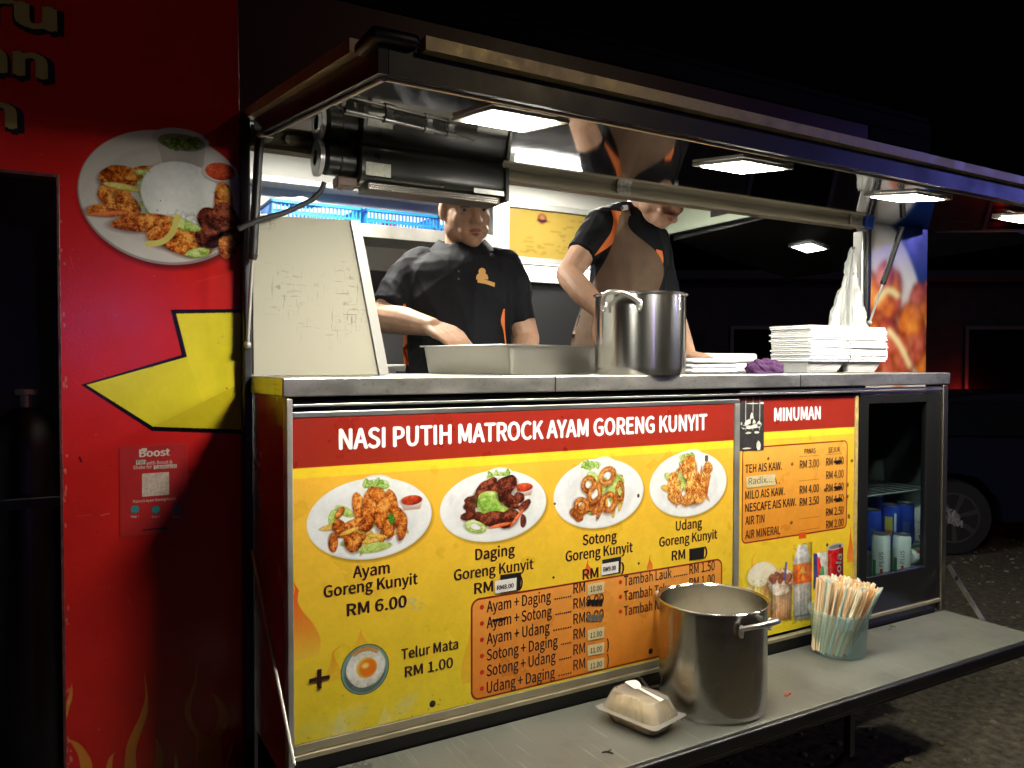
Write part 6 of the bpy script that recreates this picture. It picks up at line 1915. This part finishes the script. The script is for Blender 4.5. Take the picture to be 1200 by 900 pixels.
# collar: a turned-down band open at the throat
def collar(cn, ax_, ay_, up_, r0, r1, h, par, gap=.42, tilt=.02):
    m = MB(); R = []
    n_ = 40
    for k in range(n_+1):
        a = math.pi/2+gap+(2*math.pi-2*gap)*k/n_
        dv = ax_*math.cos(a)+ay_*math.sin(a)
        fr_ = max(0, math.sin(a))                              # nearer the throat: lower, longer points
        pt_ = h*(1+.9*max(0, (abs(k-n_/2)/(n_/2))-.72)/.28)
        top = cn+dv*r0+up_*(.020-.030*fr_); fold = cn+dv*(r0+.006)+up_*(.022-.030*fr_); out = cn+dv*(r1+.004*fr_)+up_*(.022-.030*fr_-pt_); inn = cn+dv*(r1-.004)+up_*(.020-.030*fr_-pt_); low = cn+dv*(r0-.002)+up_*(-.02-.03*fr_)
        R.append([low, top, fold, out, inn])
    m.rings(R, True, True)
    return m.build('collar', SHIRT, par, smooth=True)
collar(A1(541.5, 288, 2.745), ax, ay, Vector((0, 0, 1)), .075, .114, .034, shirt1, .30)
# placket with two buttons, chest badge, orange side seams
drape(sm, strip([(532, 306), (531, 320), (532, 334)], [(542, 306), (542, 320), (543, 334)], 5), .0015, .002, 'placket', SHIRT, shirt1)
for py in (318, 327):
    drape(sm, [[(536.4, py-1.2), (538.6, py-1.2)], [(536.4, py+1), (538.6, py+1)]], .004, .003, 'button', mat('button_dark', (.05, .05, .055), .3), shirt1)
GOLD = mat('badge_gold', (.62, .33, .09), .55)
bd = drape(sm, [[(565+math.cos(math.pi-math.pi*k/8*1.0)*w_ if False else 565+(k-4)*w_/4, y_) for k in range(9)] for y_, w_ in ((314, 1.2), (315.5, 3.4), (318, 4.2), (320.5, 3.8), (322, 6), (325, 7), (327.5, 7.0))], .002, .003, 'chest_badge', GOLD, shirt1)
drape(sm, strip([(559.5, 326), (570, 328.2), (580, 331.5)], [(559.5, 331), (570, 333), (579.5, 336.2)], 3), .003, .003, 'badge_band', GOLD, shirt1)
drape(sm, strip([(472, 356), (474, 372), (473, 395), (472, 412), (474, 428)], [(475.5, 356), (477, 372), (476.5, 395), (477, 412), (479, 428)], 3), .0015, .002, 'side_seam', ORANGE, shirt1)
drape(sm, strip([(590, 362), (587, 376), (590, 388), (592, 404)], [(591.5, 362), (591.5, 376), (592, 388), (593.5, 404)], 3), .0015, .002, 'side_seam', ORANGE, shirt1)
mb = MB()
mb.rings([body_ring(A1(537, py), ax, ay, .188, .148) for py in (468, 500)]+[body_ring(A1(537, 520), ax, ay, .185, .14)])
for sx in (-1, 1):
    h_ = pel+RT*(.095*sx); k_ = Vector((h_.x, h_.y, FLOORZ+.50))-FH*.02; f_ = Vector((h_.x, h_.y, FLOORZ+.10))
    mb.chain([h_, k_, f_], [.105, .078, .066])
put('trousers', fuse(mb, .01, 6), TROUS, man)
for sx in (-1, 1):
    m = MB(); h_ = pel+RT*(.095*sx); f_ = Vector((h_.x, h_.y, FLOORZ+.052)); m.chain([f_+FH*.05, f_-FH*.16], [.051, .043]); put('shoe', fuse(m, .008, 4), SHOE, man)
# cap
def cap(gf, fx_, fy_, fz_, par, s=1.0, brim=True):
    m = MB(); R = []
    for j in range(11):
        ph_ = math.pi/2*j/10.5; ring = []
        for k in range(40):
            a = 2*math.pi*k/40
            ring.append(gf(.0845*math.cos(ph_)*math.cos(a), -.012+.102*math.cos(ph_)*math.sin(a), .046+.082*math.sin(ph_)))
        R.append(ring)
    R.insert(0, [gf(.0855*math.cos(2*math.pi*k/40), -.012+.103*math.sin(2*math.pi*k/40), .030) for k in range(40)])
    m.rings(R, True, True)
    c_ = m.build('cap', CAPM, par, smooth=True)
    if brim:
        m = MB(); R = []
        for k in range(21):
            a = rad(20)+rad(140)*k/20
            i_ = gf(.083*math.cos(a), -.012+.100*math.sin(a), .040); o_ = gf(.092*math.cos(a), -.012+(.100+.062*math.sin((a-rad(20))/rad(140)*math.pi))*math.sin(a), .036-.016*math.sin((a-rad(20))/rad(140)*math.pi))
            R.append([i_, o_, o_+fz_*.003, i_+fz_*.004])
        m.rings(R, True, True); m.build('cap_brim', CAPM, c_, smooth=True)
    return c_
cap(g1, fx_, fy_, fz_, man, 1.0)
m = MB(); Rm = Matrix((fx_, fy_, fz_)).transposed(); m.ball(g1(0, -.022, .03), 1, 24, (.082, .092, .062), Rm); put('hair', m.mesh('hair', (0, 0, 0), True), HAIR, man)

# --- man 2: bending forward to our right, one arm down behind the tall pot -----
D2 = 3.0
S2 = .00323
A2 = lambda px, py, d=D2: at(px, py, d)
base = A2(712, 427); base.z = FLOORZ
man2 = person('bending man in a brown apron over a black polo, behind the tall pot', base)
mb = MB()
vw = (A2(735, 300)-EYE); vw.z = 0; vw.normalize(); rx2 = Vector((vw.y, -vw.x, 0))           # across the view, and along it
Zv = Vector((0, 0, 1))
hz2 = (rx2*.52+Zv*.80-vw*.12).normalized(); hy2 = (rx2*.60-Zv*.34-vw*.62); hy2 = (hy2-hz2*hy2.dot(hz2)).normalized(); hx2 = hy2.cross(hz2).normalized()
chin = A2(772.5, 264, 2.84)
hc2 = chin+hz2*.112-hy2*.070
g2f = head_shapes(mb, hc2, hx2, hy2, hz2, 1.04)
mb.chain([A2(741, 262, 3.0), A2(752, 244, 2.96), hc2-hy2*.03-hz2*.04], [.064, .060, .060])
TR2 = [(243, 737, 20, .07), (250, 733, 34, .095), (262, 733, 40, .11), (285, 736, 43, .125), (310, 738, 42, .13), (335, 733, 40, .13), (360, 722, 38, .13), (390, 712, 36, .125), (430, 708, 36, .13), (470, 706, 36, .13)]
tx = (rx2*.86-vw*.5).normalized(); ty = Zv.cross(tx).normalized()*-1
mb.rings([body_ring(A2(cx, py), rx2, -vw, hw*S2, hd) for py, cx, hw, hd in TR2])
s2, e2, w2 = A2(704, 264, 2.93), A2(666, 322, 2.84), A2(706, 366, 2.62)
mb.chain([s2, A2(683, 295, 2.88), e2], [.045, .050, .045]); mb.chain([e2, A2(684, 344, 2.74), w2], [.046, .044, .030])
hand(mb, w2, Vector((.28, -.25, -.85)), -vw, 1, 1.0, .3)
s3, e3, w3 = A2(766, 282, 3.06), A2(783, 352, 3.02), A2(806, 417, 2.66)
mb.chain([s3, e3], [.045, .042]); mb.chain([e3, A2(794, 384, 2.84), w3], [.044, .040, .029])
hand(mb, w3, (A2(826, 420, 2.56)-w3), Zv, 1, 1.0, .35)
pel2 = A2(706, 475)
for sx in (-1, 1):
    h_ = pel2+rx2*(.085*sx); k_ = Vector((h_.x, h_.y, FLOORZ+.50)); f_ = Vector((h_.x, h_.y, FLOORZ+.09))
    mb.chain([h_, k_, f_], [.09, .06, .044]); mb.chain([f_-Zv*.045, f_-Zv*.055+rx2*.12-vw*.06], [.044, .032])
put('body', fuse(mb, .0038, 6), SKIN, man2)
face_parts(g2f, hx2, hy2, hz2, man2, 1.04, (0, -.8))
mb = MB()
mb.rings([body_ring(A2(cx, py), rx2, -vw, (hw+4.5)*S2, hd+.012) for py, cx, hw, hd in [(240, 738, 18, .07)]+TR2[1:]])
mb.chain([A2(708, 262, 2.945), A2(696, 278, 2.915), A2(686, 291, 2.885)], [.068, .067, .064]); mb.cone(A2(686, 291, 2.885), A2(681, 298.5, 2.872), .064, .065)
mb.chain([s3, A2(774, 314, 3.05), A2(781, 340, 3.03)], [.062, .060, .056])
sm2 = wrinkle(fuse(mb, .006, 5), .030, 14, None)
shirt2 = put('shirt', sm2, SHIRT, man2)
collar(A2(747, 250, 2.975), (rx2*.92+Zv*-.3).normalized(), (-vw*.8+rx2*.45-Zv*.3).normalized(), (Zv*.86+rx2*.45).normalized(), .070, .094, .042, shirt2, .36)
# orange raglan stripe, apron, neck strap
drape(sm2, strip([(716, 246), (719, 258), (716, 272), (708, 284), (697, 299)], [(728.5, 248), (729, 262), (724, 276), (715, 288), (697.5, 299.5)], 6), .002, .002, 'shoulder_stripe', ORANGE, shirt2)
drape(sm2, strip([(769, 292), (770, 304), (774, 314)], [(776, 294), (777.5, 304), (776, 313)], 3), .002, .002, 'shoulder_stripe', ORANGE, shirt2)
ap = drape(sm2, strip([(726, 252), (722, 272), (712, 300), (697, 326), (688, 350), (676, 375), (669, 400), (668, 430)], [(738, 250), (738, 268), (770, 296), (778, 318), (772, 340), (760, 370), (752, 400), (750, 430)], 26), .006, .003, 'apron', APRON, man2)
drape(sm2, strip([(727, 243), (728, 247), (727, 254)], [(737, 240), (738, 246), (739, 253)], 4), .007, .003, 'apron_strap', APRON, ap)
drape(sm2, strip([(729, 241), (731, 243.5), (729, 247)], [(735, 240), (736, 243), (736, 246)], 2), .012, .003, 'strap_clip', mat('clip_white', (.7, .72, .74), .4), ap)
mb = MB(); mb.rings([body_ring(A2(708, py), rx2, -vw, .135, .142) for py in (425, 470)]+[body_ring(A2(706, 490), rx2, -vw, .13, .135)])
for sx in (-1, 1):
    h_ = pel2+rx2*(.085*sx); k_ = Vector((h_.x, h_.y, FLOORZ+.50)); f_ = Vector((h_.x, h_.y, FLOORZ+.10)); mb.chain([h_, k_, f_], [.10, .074, .062])
put('trousers', fuse(mb, .01, 6), TROUS, man2)
for sx in (-1, 1):
    m = MB(); h_ = pel2+rx2*(.085*sx); f_ = Vector((h_.x, h_.y, FLOORZ+.052)); m.chain([f_-rx2*.05, f_+rx2*.14-vw*.07], [.05, .042]); put('shoe', fuse(m, .008, 4), SHOE, man2)
cap(g2f, hx2, hy2, hz2, man2)
m = MB(); Rm = Matrix((hx2, hy2, hz2)).transposed(); m.ball(g2f(0, -.02, .018), 1, 24, (.0825, .094, .078), Rm); put('hair', m.mesh('hair', (0, 0, 0), True), HAIR, man2)

# ================================================================== THE LOT BEYOND: car, building with a red lamp
wc = at(1117, 612, 6.2); wc.z = .30
CA = Vector((.80, -.60, 0)).normalized()             # the car's length, towards the right of the picture
CN = Vector((-CA.y, CA.x, 0)); CN = CN if CN.dot(Vector((wc.x, wc.y, 0))) < 0 else -CN      # its side turned to us
car = thing('parked_car', (wc.x+CA.x*1.2, wc.y+CA.y*1.2, 0), 'dark blue car parked beyond the fridge, its wheel in sight', 'car')
PAINT = mat('car_blue', (.005, .007, .022), .25, coat=.6)
def cp3(l, h, w): return Vector((wc.x, wc.y, 0))+CA*l+Zv*(h if h < .64 else .64+(h-.64)*.74)-CN*w
prof_ = [(-.72, .42), (-.80, .62), (-.74, .95), (-.55, 1.02), (-.30, 1.38), (.2, 1.50), (1.3, 1.52), (1.9, 1.42), (2.5, 1.05), (3.25, .95), (3.42, .70), (3.40, .34), (2.9, .28), (.36, .28), (.33, .45), (.18, .62), (0, .66), (-.18, .62), (-.34, .45), (-.40, .34)]
m = MB()
R = []
for w_, s_ in ((.10, .92), (.02, .985), (.0, 1.0), (.5, 1.0), (1.2, 1.0), (1.66, .985), (1.72, .94)):
    R.append([cp3((l-1.3)*(s_ if h > 1.0 else 1)+1.3, (h-.3)*(s_)+.3, w_+(.16 if h > 1.2 else (.02 if h > .99 else 0))*(1 if w_ < .8 else -1)) for l, h in prof_])
R = R[1:]
m.rings(R, True, True); m.build('body', PAINT, car, smooth=True)
m = MB()
for pl in ([(-.22, 1.36), (-.44, 1.06), (.62, 1.06), (.62, 1.42), (.15, 1.42)], [(.70, 1.42), (.70, 1.06), (2.1, 1.06), (1.75, 1.36), (1.3, 1.43)]):
    m.prism([cp3(l, h, .10 if h > 1.2 else .012) for l, h in pl], CN*.012)
m.build('window', mat('car_glass', (.01, .012, .014), .06), car)
def wheel(l):
    m = MB(); c_ = cp3(l, .30, .10)
    Mx = Matrix((CA, Zv, CN)).transposed()
    m.lathe([(.20, -.09), (.285, -.09), (.30, -.06), (.30, .06), (.285, .09), (.20, .09)], c_, 48, Mx, close=False); w_ = m.build('wheel', RUBBER, car, smooth=True)
    m = MB()
    m.lathe([(.185, .091), (.20, .091), (.20, .097), (.185, .097)], c_, 48, Mx, close=True)
    for k in range(7):
        a = 2*math.pi*k/7+.3
        d_ = CA*math.cos(a)+Zv*math.sin(a); p_ = d_.cross(CN).normalized()*.014
        m.prism([c_+CN*.092+d_*.04-p_, c_+CN*.092+d_*.04+p_, c_+CN*.092+d_*.19+p_*1.4, c_+CN*.092+d_*.19-p_*1.4], CN*.006)
    m.build('rim', mat('rim_alloy', (.35, .35, .34), .35, 1.0), w_)
    m = MB(); m.lathe([(.001, .099), (.05, .099), (.05, .108), (.001, .11)], c_, 24, Mx); m.build('hub', STEEL_D, w_)
    return c_, w_
c_, w_ = wheel(0); wheel(2.55)
rd = CA
for s, du, dz in (('KI', -.03, .035), ('USA', .0, -.035)):
    o0 = c_+CN*.112+rd*(du-.05)+Zv*dz
    lettering('lettering', s, 0, .04*len(s), 0, .055, 0, mat('sticker_pale', (.6, .6, .58), .5), w_, .03, xdir=(rd-Zv*.35).normalized(), zdir=(Zv+rd*.35).normalized(), org=o0)
bld = thing('low_building', (14, 7, 0), 'dark low building behind the parked car, a red lamp on its wall', 'building')
bo = Vector((12.2, 8.6, 0)); bd_ = (RT*1.0).normalized(); bn = FH
WALLB = mat('plaster_dark', (.09, .08, .07), .85, noise=.3, nscale=2)
def bq(a, z, d=0): return bo+bd_*a+bn*d+Zv*z
m = MB(); m.hexa([bq(-5, 0), bq(14, 0), bq(14, 0, 5), bq(-5, 0, 5), bq(-5, 2.9), bq(14, 2.9), bq(14, 2.9, 5), bq(-5, 2.9, 5)]); m.build('wall', WALLB, bld)
m = MB(); m.hexa([bq(-5.3, 2.91, -.5), bq(14.3, 2.91, -.5), bq(14.3, 2.91, 5.3), bq(-5.3, 2.91, 5.3), bq(-5.3, 3.05, -.5), bq(14.3, 3.05, -.5), bq(14.3, 3.6, 5.3), bq(-5.3, 3.6, 5.3)]); m.build('roof', mat('roof_sheet', (.06, .05, .05), .6), bld)
rl = thing('wall_lamp', tuple(bq(1.5, .84, -.12)), 'red lamp on the dark wall behind the parked car', 'lamp')
m = MB(); m.ball(bq(1.5, .84, -.13), .05, 16); m.build('bulb', emitter('red_bulb', (1.0, .03, .02), 90), rl, smooth=True)
m = MB(); m.cone(bq(1.5, .84, -.078), bq(1.5, .84, -.002), .03, .05); m.build('lamp_socket', BLACK, rl)
for k in range(4):
    a = -2.5+k*4.0
    m = MB(); m.hexa([bq(a, .9, -.03), bq(a+1.3, .9, -.03), bq(a+1.3, .9, -.002), bq(a, .9, -.002), bq(a, 2.1, -.03), bq(a+1.3, 2.1, -.03), bq(a+1.3, 2.1, -.002), bq(a, 2.1, -.002)]); w2_ = m.build('window', mat('window_dark', (.01, .01, .012), .1), bld)
    m = MB()
    for (x0_, x1_, z0_, z1_) in ((a-.06, a, .84, 2.16), (a+1.3, a+1.36, .84, 2.16), (a, a+1.3, .84, .9), (a, a+1.3, 2.1, 2.16)):
        m.hexa([bq(x0_, z0_, -.05), bq(x1_, z0_, -.05), bq(x1_, z0_, -.003), bq(x0_, z0_, -.003), bq(x0_, z1_, -.05), bq(x1_, z1_, -.05), bq(x1_, z1_, -.003), bq(x0_, z1_, -.003)])
    m.build('window_frame', mat('window_frame_paint', (.2, .2, .2), .5), w2_)

bpy.data.scenes.remove(BENCH)
